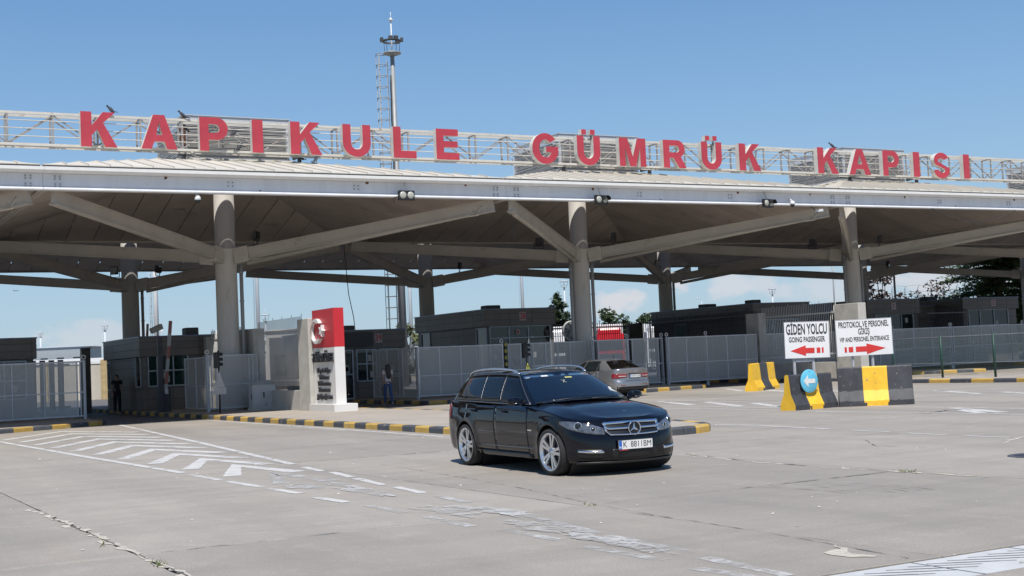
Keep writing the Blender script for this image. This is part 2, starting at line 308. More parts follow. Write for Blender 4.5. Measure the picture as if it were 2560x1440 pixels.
# broken joint edges: ragged strips and patches of spalled concrete
def ragged(pts, wmin, wmax, name, mat, z=.004, seed=1, gap=.0):
    rr = random.Random(seed); m = MB(); P = [Vector((*p, 0)) for p in pts]; q = []
    for a, b in zip(P, P[1:]):
        n = max(1, int((b - a).length / .11)); q += [a.lerp(b, i / n) for i in range(n)]
    q.append(P[-1]); L_, R_ = [], []
    for i, p in enumerate(q):
        d = (q[min(i + 1, len(q) - 1)] - q[max(i - 1, 0)]).normalized(); nn = Vector((-d.y, d.x, 0)); wv = rr.uniform(wmin, wmax) * (1 if rr.random() > gap else .12)
        sh = rr.uniform(-.4, .4) * wmax; L_.append((*(p + nn * (wv / 2 + sh)).xy, z)); R_.append((*(p - nn * (wv / 2 - sh)).xy, z))
    m.grid([R_, L_], sm=False); return m.ob(name, mat, pav)
ragged([(-4.36, -24.3), (-4.30, -26.5), (-4.27, -29.7), (-4.26, -31.3), (-4.25, -34)], .02, .13, 'spalled_joint', SPALL, seed=3, gap=.2)
ragged([(-4.33, -25.5), (-4.28, -27.9), (-4.27, -29.7), (-4.26, -31.3)], .004, .03, 'crack', JOINT, .008, 4, .5)
ragged([(5.29, -24.9), (5.0, -26.4), (4.85, -28.1), (4.98, -29.8), (5.02, -31.1)], .02, .12, 'spalled_joint', SPALL, seed=5, gap=.35)
ragged([(5.32, -24.9), (5.03, -26.4), (4.88, -28.1), (5.01, -29.8)], .006, .04, 'crack', JOINT, .008, 6, .5)
ragged([(-4.2, -29.66), (.5, -29.7), (4.9, -29.66)], .005, .016, 'crack', JOINT, .007, 7, .2)
ragged([(.58, -29.7), (.46, -31), (.39, -32.7), (.29, -33.8), (.2, -34.6)], .004, .018, 'crack', JOINT, .007, 8, .3)
ragged([(.58, -29.7), (.95, -27.4), (1.15, -25.6), (1.4, -22)], .003, .015, 'crack', JOINT, .007, 18, .5)
ragged([(.64, -20.1), (3.5, -20.2)], .012, .028, 'crack', JOINT, .007, 9, .1)
ragged([(7.9, -27.4), (7.75, -26.5), (8.6, -25.4), (9.6, -25.6)], .005, .022, 'crack', JOINT, .007, 10, .3)
ragged([(8.4, -23.6), (9.3, -24.2), (9.95, -24.9), (8.1, -23.8), (6.3, -22.8)], .005, .022, 'crack', JOINT, .007, 11, .3)
ragged([(11.4, -27.1), (10.2, -27.3), (9.6, -27.5), (8.9, -28.0)], .02, .16, 'spalled_joint', SPALL, seed=12, gap=.3)
ragged([(14.6, -20.9), (16, -20.3), (16.7, -20.2)], .01, .08, 'crack', JOINT, .007, 13, .3)
ragged([(.12, -33.9), (-.03, -34.25), (.05, -34.4)], .05, .2, 'spalled_joint', SPALL, .0051, seed=14, gap=.2)
ragged([(.3, -33.7), (.2, -33.9), (.06, -34.1)], .01, .06, 'spalled_joint', SPALL, .0062, seed=15, gap=.2)
SKID = M('tyre_scuff', (.22, .212, .2), .8, var=.35, scale=9, coord='World')
for k in range(7):
    pts = [(2.9 + .35 * t + .14 * k - .5 * t * t, -31.2 + 1.5 * t - .05 * k) for t in (0, .2, .4, .6, .8, 1)]
    ragged(pts, .006, .018, 'tyre_scuff', SKID, .006, 30 + k, .5)
rg = random.Random(12); deb = MB()
for k in range(170):
    x = rg.uniform(-9, 16); y = rg.uniform(-36, -12); s = rg.uniform(.008, .026); z = .004
    deb.add([(x + s * math.cos(a) * rg.uniform(.6, 1.4), y + s * math.sin(a) * rg.uniform(.6, 1.4), z) for a in (0, 1.6, 3.1, 4.7)] + [(x, y, z + s * .5)], [(0, 1, 4), (1, 2, 4), (2, 3, 4), (3, 0, 4)])
tag(deb.ob('litter', M('pale_litter', (.5, .48, .44), .9, var=.5, scale=1, coord='World')), 'small pale stones and scraps lying on the slabs', kind='stuff')
TUFT = M('joint_weed', (.10, .12, .04), .8, var=.3)
wd = MB()
for cx, cy, nn in ((4.98, -29.82, 26), (-4.28, -30.5, 20), (-4.4, -28.7, 8), (.5, -29.7, 10)):
    for k in range(nn):
        a = rg.uniform(0, 6.28); x = cx + rg.gauss(0, .04); y = cy + rg.gauss(0, .09); h = rg.uniform(.02, .06); wd.add([(x, y, 0), (x + .012, y, 0), (x + math.cos(a) * h, y + math.sin(a) * h, h)], [(0, 1, 2)])
tag(wd.ob('grass', TUFT), 'sparse weeds growing in the pavement joints', kind='stuff')
# drain channel along Y = -35
dc = struct('drain_channel', 'pale slotted concrete drain channel across the pavement')
ARMS = M('slot_grey', (.16, .16, .17), .8)
DRN = M('drain_cover', (.50, .50, .49), .7, var=.1, scale=4, coord='World', bump=.2)
for k in range(-14, 30):
    x0 = .1 + k * 1.02; m = MB(); y0, y1 = -35.40, -34.73; kind2 = k > 0 and k % 2
    xs = [x0 + .01, x0 + 1.0]
    m.box(xs[0], xs[1], y0, y1, -.02, -.004)
    c = m.ob('drain_cover', DRN, dc); s = MB()
    if k >= 1:
        for a in range(6):
            for bq in range(2): s.box(x0 + .08 + a * .155 + bq * .07, x0 + .165 + a * .155 + bq * .07, -35.28 + bq * .28, -35.14 + bq * .28, -.0035, -.0005)
    else:
        for a in range(9):
            xa = x0 + .02 + a * .105; o_ = .06 * (a % 2); s.add([(xa, -34.84 - o_, -.0005), (xa, -34.855 - o_, -.0005), (xa + .46, -35.115 - o_, -.0005), (xa + .46, -35.10 - o_, -.0005)], [(0, 1, 2, 3)])
    tag(s.ob('slot', DARK if k >= 1 else ARMS, c), kind='stuff')
mc = thing('manhole_cover', 'dark round iron manhole cover set in the pavement at the right edge', 'manhole cover', (7.55, -29.68, 0))
MB().lathe([(0, .010), (.27, .010), (.29, .004)], n=28).ob('lid', M('cast_iron', (.05, .05, .065), .55, metal=.4, bump=.5), mc)
MB().lathe([(.30, .003), (.30, .012), (.36, .012), (.37, .003)], n=28).ob('frame', M('cast_iron_frame', (.10, .10, .11), .6, metal=.3), mc)
# ------------------------------------------------------------------ islands with painted kerb stones
def island(name, label, outline, closed_from=0, top=.15, kerb=True, step=.75, phase=0, kw=.22):
    st = struct(name, label); n = len(outline)
    P = [Vector(p) for p in outline]
    inner = []
    for i, p in enumerate(P):
        d0 = (p - P[i - 1]).normalized(); d1 = (P[(i + 1) % n] - p).normalized(); nn = Vector((-(d0.y + d1.y), d0.x + d1.x)).normalized(); k = 1 / max(.5, nn.dot(Vector((-d0.y, d0.x))))
        inner.append(p + nn * (kw - .01) * k)
    MB().prism([(p.x, p.y) for p in inner], -.02, top - .006).ob('island_top', ISLAND, st)
    # stones walk along the outline
    seg = []; q = P + [P[0]]; acc = 0
    for i in range(n): seg.append((acc, q[i], q[i + 1], inner[i], inner[(i + 1) % n])); acc += (q[i + 1] - q[i]).length
    cuts = sorted(set([round(s[0], 4) for s in seg] + [round(step * k, 4) for k in range(int(acc / step) + 1)] + [round(acc, 4)]))
    def at(s):
        for a, p, p2, r, r2 in reversed(seg):
            if s >= a - 1e-6: t = (s - a) / max(1e-6, (p2 - p).length); return p.lerp(p2, t), r.lerp(r2, t)
    k = 0
    while k < len(cuts) - 1:
        s0, s1 = cuts[k], cuts[k + 1]; idx = int((s0 + 1e-4) / step) + phase
        if s1 - s0 < .03: k += 1; continue
        a, ai = at(s0 + .006); b, bi = at(s1 - .006)
        mid = (a + b) / 2
        if kerb(mid):
            m = MB(); ch = .025; up = lambda p, pi, t: p.lerp(pi, t)
            sec = lambda p, pi: [(*p, -.02), (*p, top - .035), (*up(p, pi, .14), top), (*pi, top), (*pi, -.02)]
            m.grid([sec(a, ai), sec(b, bi)], sm=False); m.add(sec(a, ai), [(4, 3, 2, 1, 0)]); m.add(sec(b, bi), [(0, 1, 2, 3, 4)])
            o = m.ob('kerb_stone', KYEL if idx % 2 == 0 else KDRK, st)
        k += 1
    return st
nose = [(5.9, -18.0), (6.0, -18.9), (6.3, -19.8), (6.7, -20.4), (7.2, -20.8), (7.65, -21.0), (8.1, -21.05), (8.55, -20.98), (8.9, -20.8), (9.2, -20.45), (9.4, -20.0), (9.7, -18.8), (10.3, -16.5), (10.7, -14)]
island('traffic_island', 'long paved island with yellow and black kerb carrying the red and white pillar', [(5.9, 30), ] + nose + [(10.9, 3), (10.9, 30)], kerb=lambda p: p.y < 26)
island('traffic_island', 'paved island with chipped yellow and black kerb under the leftmost mesh gate', [(-9, 30), (-9, -2.3), (-1.08, 2.36), (2.3, 4.3), (2.72, 4.9), (2.75, 30)], kerb=lambda p: p.y < 20 and p.x > -8)
island('traffic_island', 'paved island under booth 39 behind the walking woman', [(14.6, 30), (14.7, 4.6), (15.3, 4.1), (19.3, 5.6), (19.5, 6.4), (19.5, 30)], kerb=lambda p: p.y < 14)
island('traffic_island', 'paved island with yellow and black kerb just right of the silver car', [(23.0, 30), (23.0, 3.0), (23.5, 2.6), (27.4, 3.7), (28.1, 4.5), (28.2, 30)], kerb=lambda p: p.y < 14)
island('traffic_island', 'paved island with kerb around the rightmost front column', [(36.2, 30), (36.2, 5.2), (36.8, 4.6), (39.8, 4.0), (42.4, 1.9), (43.2, 2.6), (43.2, 30)], kerb=lambda p: p.y < 14)
island('traffic_island', 'narrow kerbed island under the bar wall behind the sign boards', [(32.8, 12), (32.8, .3), (33.1, -.2), (34.0, -.2), (34.3, .3), (34.3, 12)], kerb=lambda p: p.y < 11)
island('traffic_island', 'kerbed island with the green wire fence at the right', [(30.4, -4.0), (30.4, -60), (36.5, -60), (36.5, -4.4), (35.9, -3.6), (31.2, -3.4)], kerb=lambda p: p.y > -40 and p.x < 36.4, step=1.0)
island('traffic_island', 'far paved island with kerb under booth 2 at the right', [(52.5, 30), (52.6, 6.5), (58, 5), (60, 6), (60, 30)], kerb=lambda p: p.y < 9)
# ------------------------------------------------------------------ painted markings
hm = struct('hatched_marking', 'white chevron hatching tapering toward the camera on the left lane')
def strip(pts, wd, mat, parent, name, z=.004, jit=0., rag=0., seed=0):
    rr = random.Random(seed); P = [Vector(p) for p in pts]; LR = []
    for i, p in enumerate(P):
        ds = [(P[j + 1] - P[j]).normalized() for j in (i - 1, i) if 0 <= j < len(P) - 1]; ns = [Vector((-d.y, d.x)) for d in ds]; nn = sum(ns, Vector((0, 0))).normalized(); k = wd / 2 / max(.35, nn.dot(ns[0])); LR.append((p + nn * k, p - nn * k))
    A, B = [], []
    for i in range(len(P) - 1):
        n = max(1, int((P[i + 1] - P[i]).length / (.12 if rag else .8))); nn = (LR[i][0] - LR[i][1]).normalized()
        for k in range(n + (i == len(P) - 2)): A.append((*(LR[i][0].lerp(LR[i + 1][0], k / n) + nn * rr.uniform(-rag, rag * .4)), z)); B.append((*(LR[i][1].lerp(LR[i + 1][1], k / n) - nn * rr.uniform(-rag, rag * .4)), z))
    return MB().grid([B, A], sm=False).ob(name, mat, parent)
strip([(2.84, 3.44), (1.42, -11.3), (.46, -20.45)], .16, PAINT, hm, 'border_line', .0055, rag=.012, seed=1)
strip([(-2.6, 6), (-1.89, -3.6), (-1.62, -13.2), (-1.36, -20.3)], .16, PAINT, hm, 'border_line', .0055, rag=.012, seed=2)
def border(y): return pw([(-25, -1.23), (-20.3, -1.36), (-13.2, -1.62), (-3.6, -1.89), (6, -2.6)], y), pw([(-25, -.05), (-20.45, .46), (-11.3, 1.42), (3.44, 2.84)], y)
for k in range(12):
    yl = -2.6 - 2.13 * k; ya = yl + 3.6 - .16 * k; yr = yl - .5 + .03 * k; xl, xr = border(yl)[0], border(yr)[1]; xa = .5 - .085 * k
    worn = k > 9
    if k < 11: strip([(xl + .32, yl), (xa, ya), (xr - .3, yr)], .30, PAINTW if worn else PAINT, hm, 'stripe', rag=.06 if worn else .014, seed=40 + k)
for k, (x, y, sx, sy) in enumerate([(-.85, -24.6, .25, .6), (-.55, -26.0, .2, 1.0), (-.42, -24.9, .14, .7), (-.75, -28.9, .3, .8), (-.45, -29.6, .18, 1.0), (-.78, -30.9, .22, .8), (-.85, -31.9, .14, .6), (-.88, -32.6, .14, .7)]):
    rr = random.Random(k); n = 40; m = MB(); ph = [rr.uniform(0, 6) for _ in range(4)]
    rad = lambda a: .8 + .16 * math.sin(3 * a + ph[0]) + .12 * math.sin(7 * a + ph[1]) + .09 * math.sin(13 * a + ph[2]) + rr.uniform(-.08, .08)
    pts = [(x + sx * rad(6.283 * q / n) * math.cos(6.283 * q / n), y + sy * rad(6.283 * q / n) * math.sin(6.283 * q / n), .0065 + .0007 * k) for q in range(n)]
    m.add(pts + [(x, y, .0065 + .0007 * k)], [(q, (q + 1) % n, n) for q in range(n)]); m.ob('worn_patch', PAINTW, hm)
D1 = [(.39, -21.17, .28, -22.27), (.3, -22.65, .17, -23.78), (.13, -24.03, -.03, -25.4), (-.03, -25.82, -.13, -26.88), (-.18, -27.32, -.23, -28.32), (-.34, -28.84, -.44, -29.66), (-.48, -30.31, -.63, -31.68), (-.67, -31.87, -.74, -33.2), (-.83, -33.49, -.91, -34.56)]
D2 = [(-1.38, -20.77, -1.34, -22.28), (-1.34, -22.68, -1.28, -24.08), (-1.28, -24.43, -1.23, -25.47), (-1.27, -26.16, -1.21, -27.07), (-1.19, -27.53, -1.19, -28.64), (-1.18, -29.18, -1.22, -30.31), (-1.14, -30.74, -1.1, -31.76), (-1.16, -32.29, -1.12, -33.36), (-1.17, -33.84, -1.13, -34.5)]
dl = struct('dashed_line', 'worn white dashed lines running toward the camera')
for i, (a, b, c, d) in enumerate(D1 + D2): strip([(a, b), (c, d)], .14, PAINTW if i % 9 > 3 else PAINT, dl, 'dash', rag=.02, seed=80 + i)
el_ = struct('edge_line', 'white edge lines along the kerbs and across the lanes')
for i, (P, wd) in enumerate([([(5.66, 2.5), (5.55, -8.2), (5.45, -16.1)], .13), ([(2.9, 4.2), (5.6, 2.75)], .14), ([(10.54, -18.88), (10.61, -20.27), (10.34, -22.64)], .13), ([(10.2, -23.18), (10.21, -24.34)], .1), ([(10.1, -24.87), (10, -25.87)], .1), ([(9.96, -26.25), (9.97, -27.17)], .1),
    ([(18.88, -3.82), (18.6, -7.19), (17.95, -12.24), (17.0, -17.4), (16.91, -19.57), (16.75, -23)], .12), ([(15.89, -6), (16.1, -11.5), (15.9, -14.65)], .12), ([(14.9, -6), (15.1, -12.8), (15.03, -15.7), (14.85, -17.8), (15.06, -20.4), (15.06, -24)], .13),
    ([(22.9, 2), (22.7, -4.6), (22.3, -9), (22.2, -13.1), (22.32, -19)], .12), ([(27.4, 3.0), (26.3, -3), (25.34, -10), (24.35, -13.3), (24, -18)], .12)]):
    strip(P, wd, PAINT, el_, 'line', rag=.012, seed=120 + i)
for i, (a, b, c, d) in enumerate([(18.03, -6.18, 16.69, -9.76), (17.95, -8.81, 16.3, -12.55), (17.74, -11.35, 16.3, -14.2), (17.32, -5, 16.6, -7.52), (26.62, 1.31, 24.66, -2.2), (24.84, -11.59, 22.86, -15.21), (23.96, -14.97, 22.9, -17), (16.77, -19.7, 15.6, -22.2), (16.1, -20.6, 15.3, -21.9), (25.8, -2, 23.9, -6), (25.2, -6, 23.4, -10)]):
    strip([(a, b), (c, d)], .3, PAINT, el_, 'stripe', rag=.02, seed=150 + i)
# ================================================================== CANOPY
S = 16.07; H = S / 2
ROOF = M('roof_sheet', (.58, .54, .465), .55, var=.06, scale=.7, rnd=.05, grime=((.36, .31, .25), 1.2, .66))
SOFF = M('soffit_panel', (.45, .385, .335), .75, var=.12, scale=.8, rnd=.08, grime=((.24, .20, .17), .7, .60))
ARM = M('arm_steel', (.44, .41, .365), .6, var=.1, scale=.9, grime=((.22, .18, .14), 1.2, .6))
ARMD = M('pipe_grey', (.33, .33, .33), .55, var=.08)
cache = {}
def face_panels(name, hw0, z0, hw1, z1, step, thick, side):
    "panels of one pyramid face running up the slope; hw0,z0 eave and hw1,z1 top; returns meshes (cached) in bay coordinates"
    key = (name, side, hw0)
    if key in cache: return cache[key]
    out = []; n = round(2 * hw0 / step); wd = 2 * hw0 / n
    rot = {'front': 0, 'right': 90, 'back': 180, 'left': 270}[side]; c, s = round(math.cos(R(rot))), round(math.sin(R(rot)))
    for k in range(n):
        gp = .007 if name == 'roof_panel' else .016; a, b = -hw0 + k * wd + gp, -hw0 + (k + 1) * wd - gp
        lim = lambda x: hw0 if False else max(hw1, abs(x))
        zz = lambda d: z0 + (z1 - z0) * (hw0 - d) / (hw0 - hw1)
        if abs(a) > hw1 and abs(b) > hw1 and a * b > 0: pts = [(a, hw0), (b, hw0), (b, abs(b)), (a, abs(a))]
        elif a < -hw1 < b: pts = [(a, hw0), (b, hw0), (b, hw1), (-hw1, hw1), (a, abs(a))]
        elif a < hw1 < b: pts = [(a, hw0), (b, hw0), (b, abs(b)), (hw1, hw1), (a, hw1)]
        else: pts = [(a, hw0), (b, hw0), (b, hw1), (a, hw1)]
        pts = [(x, max(d, hw1)) for x, d in pts]
        if abs(pts[0][1] - pts[-1][1]) < .05 and abs(pts[1][1] - pts[2][1]) < .05: continue
        top = [(x * c + d * s, x * s - d * c, zz(d)) for x, d in pts]
        m = MB(); m2 = len(top); m.add(top + [(x, y, z - thick) for x, y, z in top], [tuple(range(m2)), tuple(range(2 * m2 - 1, m2 - 1, -1))] + [(i, m2 + i, m2 + (i + 1) % m2, (i + 1) % m2) for i in range(m2)])
        if name == 'roof_panel':   # standing seam along one side
            p, q = Vector(top[0]), Vector(top[-1]); m.bar(p + Vector((0, 0, .02)), q + Vector((0, 0, .02)), .03, .05)
        out.append(m.mesh(name, ROOF if name == 'roof_panel' else SOFF, fix=False))
    cache[key] = out; return out
def cached(key, fn):
    if key not in cache: cache[key] = fn()
    return cache[key]
def lathe_col():
    m = MB(); m.lathe([(.47, .14), (.47, .3), (.425, .32), (.41, 6.22), (.445, 6.24), (.445, 6.36), (.395, 6.38), (.38, 11.0)], n=28); return m.mesh('column', COLC)
def arm_mesh(sx, sy):
    m = MB(); a = Vector((sx * .33, sy * .33, 6.06)); b = Vector((sx * 7.7, sy * 7.7, 7.22)); d = (b - a).normalized(); sd = d.cross(Vector((0, 0, 1))).normalized(); up = sd.cross(d)
    m.bar(a, b, .12, .42); m.bar(a + up * .21, b + up * .21, .24, .045); m.bar(a - up * .21, b - up * .21, .24, .045)
    return m.mesh('arm', ARM)
def plate_mesh(sx, sy):
    m = MB(); a = Vector((sx * .30, sy * .30, 6.05)); b = Vector((sx * .72, sy * .72, 6.12)); m.bar(a, b, .30, .60)
    d = (b - a).normalized(); sd = d.cross(Vector((0, 0, 1))).normalized()
    for i in (.25, .5, .75):
        for zz in (-.2, .2):
            p = a.lerp(b, i) + Vector((0, 0, zz))
            for s in (-1, 1): m.tube([p + sd * s * .14, p + sd * s * .175], .028, 6)
    return m.mesh('bracket', CREAM)
def slope_z(hw0, z0, hw1, z1, d): return z0 + (z1 - z0) * (hw0 - d) / (hw0 - hw1)
def louvre_mesh(side):
    rot = R({'front': 0, 'right': 90, 'back': 180, 'left': 270}[side]); m = MB(); rr = random.Random(side)
    for k in range(24):
        z = 9.595 + k * .0505; j = rr.uniform(-.006, .006); tilt = rr.uniform(-.008, .008)
        segs = 2 if rr.random() < .8 else 3
        for q in range(segs):
            x0 = -1.98 + 3.96 * q / segs; x1 = -1.98 + 3.96 * (q + 1) / segs - .02; dz = rr.uniform(-.005, .005); dy = rr.choice((0, 0, 0, -.02)); vs = []
            for x, t in ((x0, -tilt), (x1, tilt)): vs += [(x, -2.0 + dy, z + j + t + dz), (x, -2.0 + dy, z + .022 + j + t + dz), (x, -1.994 + dy, z + .022 + j + t + dz), (x, -1.994 + dy, z + j + t + dz)]
            m.add(vs, [(0, 3, 2, 1), (4, 5, 6, 7), (0, 1, 5, 4), (1, 2, 6, 5), (2, 3, 7, 6), (3, 0, 4, 7)])
    c, s = math.cos(rot), math.sin(rot); m.v = [(x * c - y * s, x * s + y * c, z) for x, y, z in m.v]
    return m.mesh('louvre_grille', LOUV)
def bay(i, j, label, front, pipes=(1,)):
    t = thing('canopy_bay', label, 'canopy', (H + S * i, H + S * j, 0), group='canopy bays in the two rows')
    link('column', cached('col', lathe_col), t)
    for sx, sy in ((-1, -1), (1, -1), (1, 1), (-1, 1)):
        link('arm', cached(('arm', sx, sy), lambda: arm_mesh(sx, sy)), t); link('bracket', cached(('pl', sx, sy), lambda: plate_mesh(sx, sy)), t)
    # edge beams
    def fas():
        m = MB(); e = H - .004
        m.box(-e, e, -H - .02, -H + .10, 7.43, 7.90); m.add([(-e, -H - .022, 7.50), (e, -H - .022, 7.50), (e, -H - .165, 7.412), (-e, -H - .165, 7.412)], [(0, 3, 2, 1)])
        m.add([(-e, -H - .16, 7.385), (e, -H - .16, 7.385), (e, -H + .16, 7.385), (-e, -H + .16, 7.385), (-e, -H - .16, 7.41), (e, -H - .16, 7.41), (e, -H + .16, 7.43), (-e, -H + .16, 7.43)], [(0, 3, 2, 1), (4, 5, 6, 7), (0, 1, 5, 4), (2, 3, 7, 6), (0, 4, 7, 3), (1, 2, 6, 5)])
        return m.mesh('fascia_beam', BLUEWHITE)
    def inner(rot):
        m = MB(); e = H - .14; m.box(-e, e, -H + .006, -H + .12, 7.38, 7.86); c, s = round(math.cos(R(rot))), round(math.sin(R(rot))); m.v = [(x * c - y * s, x * s + y * c, z) for x, y, z in m.v]; return m.mesh('edge_beam', ARM)
    if front:
        link('fascia_beam', cached('fas', fas), t)
        def gut():
            m = MB(); e = H - .004; P = [(-H - .30, 7.93), (-H - .34, 7.97), (-H - .34, 8.07), (-H - .30, 8.075), (-H - .28, 7.99), (-H - .04, 7.97), (-H - .02, 7.905), (-H - .2, 7.905)]
            m.add([(-e, y, z) for y, z in P] + [(e, y, z) for y, z in P], [(k, (k + 1) % 8, 8 + (k + 1) % 8, 8 + k) for k in range(8)]); return m.mesh('gutter', WHITE, fix=True)
        link('gutter', cached('gut', gut), t)
        def bolts():
            m = MB()
            for c0 in (-H + .43, H - .43, -2.2, 2.2):
                for bx in (-.075, .075):
                    for bz in ((7.5, 7.58, 7.74, 7.82) if abs(c0) > 3 else (7.64, 7.76)):
                        m.tube([(c0 + bx, -H - .02, bz), (c0 + bx, -H - .05, bz)], .028, 6)
            return m.mesh('bolt_cluster', ARMD)
        tag(link('bolt_cluster', cached('bolts', bolts), t), kind='stuff')
        def stains():
            m = MB(); rr = random.Random(5)
            for x, z, s in ((-4.3, 7.86, .07), (2.6, 7.87, .09), (6.4, 7.88, .05), (-1.2, 7.5, .05), (3.9, 7.46, .04)):
                m.add([(x + s * rr.uniform(.5, 1.2) * math.cos(a), -H - .023, z + s * rr.uniform(.5, 1.2) * math.sin(a)) for a in (0, 1, 2, 3, 4.2, 5.2)], [tuple(range(6))])
            return m.mesh('rust_stain', M('rust', (.17, .08, .04), .9, var=.4, scale=20))
        tag(link('rust_stain', cached('stains', stains), t), kind='stuff')
    else: link('edge_beam', cached(('ib', 0), lambda: inner(0)), t)
    for rt in (90, 180, 270): link('edge_beam', cached(('ib', rt), lambda: inner(rt)), t)
    # roof and soffit
    if front:
        for sd in ('front', 'left', 'right', 'back'):
            for me in face_panels('roof_panel', H - .05, 8.205, 2.0, 9.52, .67, .03, sd): link('roof_panel', me, t)
    else:
        def deck():
            m = MB(); e = H - .05; o = [(-e, -e, 8.13), (e, -e, 8.13), (e, e, 8.13), (-e, e, 8.13), (-2, -2, 9.52), (2, -2, 9.52), (2, 2, 9.52), (-2, 2, 9.52)]
            m.add(o, [(k, (k + 1) % 4, 4 + (k + 1) % 4, 4 + k) for k in range(4)]); return m.mesh('roof_deck', ROOF)
        link('roof_deck', cached('deck', deck), t)
    def eave():
        m = MB(); e = H - .055
        for k in range(4):
            c, s = round(math.cos(k * math.pi / 2)), round(math.sin(k * math.pi / 2)); m.add([(x * c - y * s, x * s + y * c, z) for x, y, z in ((-e, -e, 7.96), (e, -e, 7.96), (e, -e, 8.17), (-e, -e, 8.17))], [(0, 1, 2, 3)])
        return m.mesh('eave_board', DARK)
    link('eave_board', cached('eave', eave), t)
    for sd in ('left', 'right', 'back', 'front'):
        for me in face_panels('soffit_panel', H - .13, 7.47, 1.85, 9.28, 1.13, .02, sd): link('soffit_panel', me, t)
    # lantern
    ln = MB()
    for sx in (-1, 1):
        for sy in (-1, 1): ln.bar((sx * 1.96, sy * 1.96, 9.3), (sx * 1.96, sy * 1.96, 11.1), .1, .1)
    for k in range(4):
        c, s = round(math.cos(k * math.pi / 2)), round(math.sin(k * math.pi / 2)); f = lambda q: [(x * c - y * s, x * s + y * c, z) for x, y, z in q]
        b = MB().box(-2.02, 2.02, -2.03, -1.99, 10.80, 11.10).box(-2.06, 2.06, -2.07, -1.93, 11.10, 11.13).box(-2.02, 2.02, -2.03, -1.97, 9.40, 9.585); ln.add(f(b.v), b.f)
    def back():  # dark panels added behind the louvres so the gaps read as shade
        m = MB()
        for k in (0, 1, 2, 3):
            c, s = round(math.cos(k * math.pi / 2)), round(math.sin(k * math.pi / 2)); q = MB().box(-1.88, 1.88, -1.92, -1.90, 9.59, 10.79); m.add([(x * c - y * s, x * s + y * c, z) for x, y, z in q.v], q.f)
        return m.mesh('shade_backing', DARK)
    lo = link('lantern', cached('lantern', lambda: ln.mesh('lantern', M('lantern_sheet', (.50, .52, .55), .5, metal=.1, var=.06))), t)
    link('shade_backing', cached('shade_backs', back), lo)
    for sd in ('front', 'left', 'right', 'back'): tag(link('louvre_grille', cached(('lv', sd), lambda: louvre_mesh(sd)), lo), kind='stuff')
    for px in pipes:
        m = MB(); x = .56 * px; m.tube([(x, -.1, .16), (x, -.1, 5.85)], .075, 10); m.tube([(x, -.1, 5.85), (x + .1 * px, -.2, 6.0)], .075, 10)
        for z in (.9, 2.6, 4.3, 5.4): m.lathe([(.095, z), (.095, z + .05)], (x, -.1, 0), n=10)
        m.ob('downpipe', ARMD, t)
        q = MB(); a = Vector((px * .66, -.66, 5.75)); b = Vector((px * 6.9, -6.9, 6.93)); q.tube([a, b, b + Vector((px * .35, -.35, .03)), b + Vector((px * .5, -.5, .3))], .085, 10)
        for tt in (.2, .4, .6, .8): p = a.lerp(b, tt); q.bar(p, p + Vector((0, 0, .3)), .02, .02)
        q.ob('rain_pipe', CREAM, t)
    return t
names = {-1: 'at the left edge of the frame', 0: 'under the letters P and I', 1: 'under the letters GÜM', 2: 'under the letters KAP', 3: 'at the right edge of the frame'}
for i in (-1, 0, 1, 2, 3): bay(i, 0, 'front pyramid roofed canopy bay with louvred lantern ' + names[i], True, (1,) if i in (0, -1) else (-1, 1))
n2 = {-1: 'off the left edge', 0: 'over booth 40 with the dark column at the left', 1: 'behind booth 38', 2: 'left of the KAPISI end column', 3: 'behind booth 1', 4: 'behind booth 2 by the dark conifers'}
n2 = {-1: 'back row canopy bay whose edge shows at the far left', 0: 'back row canopy bay on the dark column left of the red pillar', 1: 'back row canopy bay on the column rising behind booth 38', 2: 'back row canopy bay on the dark column right of the red truck', 3: 'back row canopy bay just behind the rightmost front column', 4: 'back row canopy bay at the far right beside the dark conifers'}
for i in (-1, 0, 1, 2, 3, 4): bay(i, 1, n2[i], False, (1,) if i in (0, 2) else ())
# ------------------------------------------------------------------ sign truss and letters
tr = thing('sign_truss', 'long white lattice truss carrying the red letters above the canopy roof', 'truss', (0, 5, 0))
TRW = M('truss_white', (.55, .52, .46), .5, var=.12, scale=2, grime=((.25, .18, .13), 2, .6))
TRB = M('truss_web', (.30, .29, .28), .6, var=.3, scale=3, grime=((.2, .13, .09), 3, .52))
x0, x1 = -9.5, 66.
for y in (-.1, .45):
    for z in (9.62, 10.70): MB().bar((x0, y, z), (x1, y, z), .07, .085).ob('chord', TRW, tr)
for z in (9.90, 10.17, 10.44): MB().tube([(x0, -.12, z), (x1, -.12, z)], .018, 6).ob('rail', TRW, tr)
k = 0; x = x0 + .35
while x < x1:
    for y in (-.1, .45): MB().bar((x, y, 9.67), (x, y, 10.65), .06, .06, up=(1, 0, 0)).ob('web_post', TRB, tr)
    MB().bar((x, -.1, 9.66), (x, .45, 9.66), .05, .05).bar((x, -.1, 10.66), (x, .45, 10.66), .05, .05).ob('web_tie', TRB, tr)
    a, b = ((x, 9.67), (x + 1.48, 10.65)) if k % 2 == 0 else ((x, 10.65), (x + 1.48, 9.67))
    for y in (-.08, .47): MB().bar((a[0], y, a[1]), (b[0], y, b[1]), .045, .045).ob('web_brace', TRB, tr)
    x += 1.48; k += 1
for i in range(-1, 4):
    for sx in (-2.2, 2.2):
        xx = H + S * i + sx; MB().bar((xx, .45, 9.1), (xx, .45, 9.57), .12, .12, up=(1, 0, 0)).bar((xx, .45, 9.64), (xx, 1.1, 9.64), .1, .1).ob('support', DARK, tr)
T_ = .30
def arc(cx, cy, rx, ry, a0, a1, n=14): return [(cx + rx * math.cos(R(a0 + (a1 - a0) * k / n)), cy + ry * math.sin(R(a0 + (a1 - a0) * k / n))) for k in range(n + 1)]
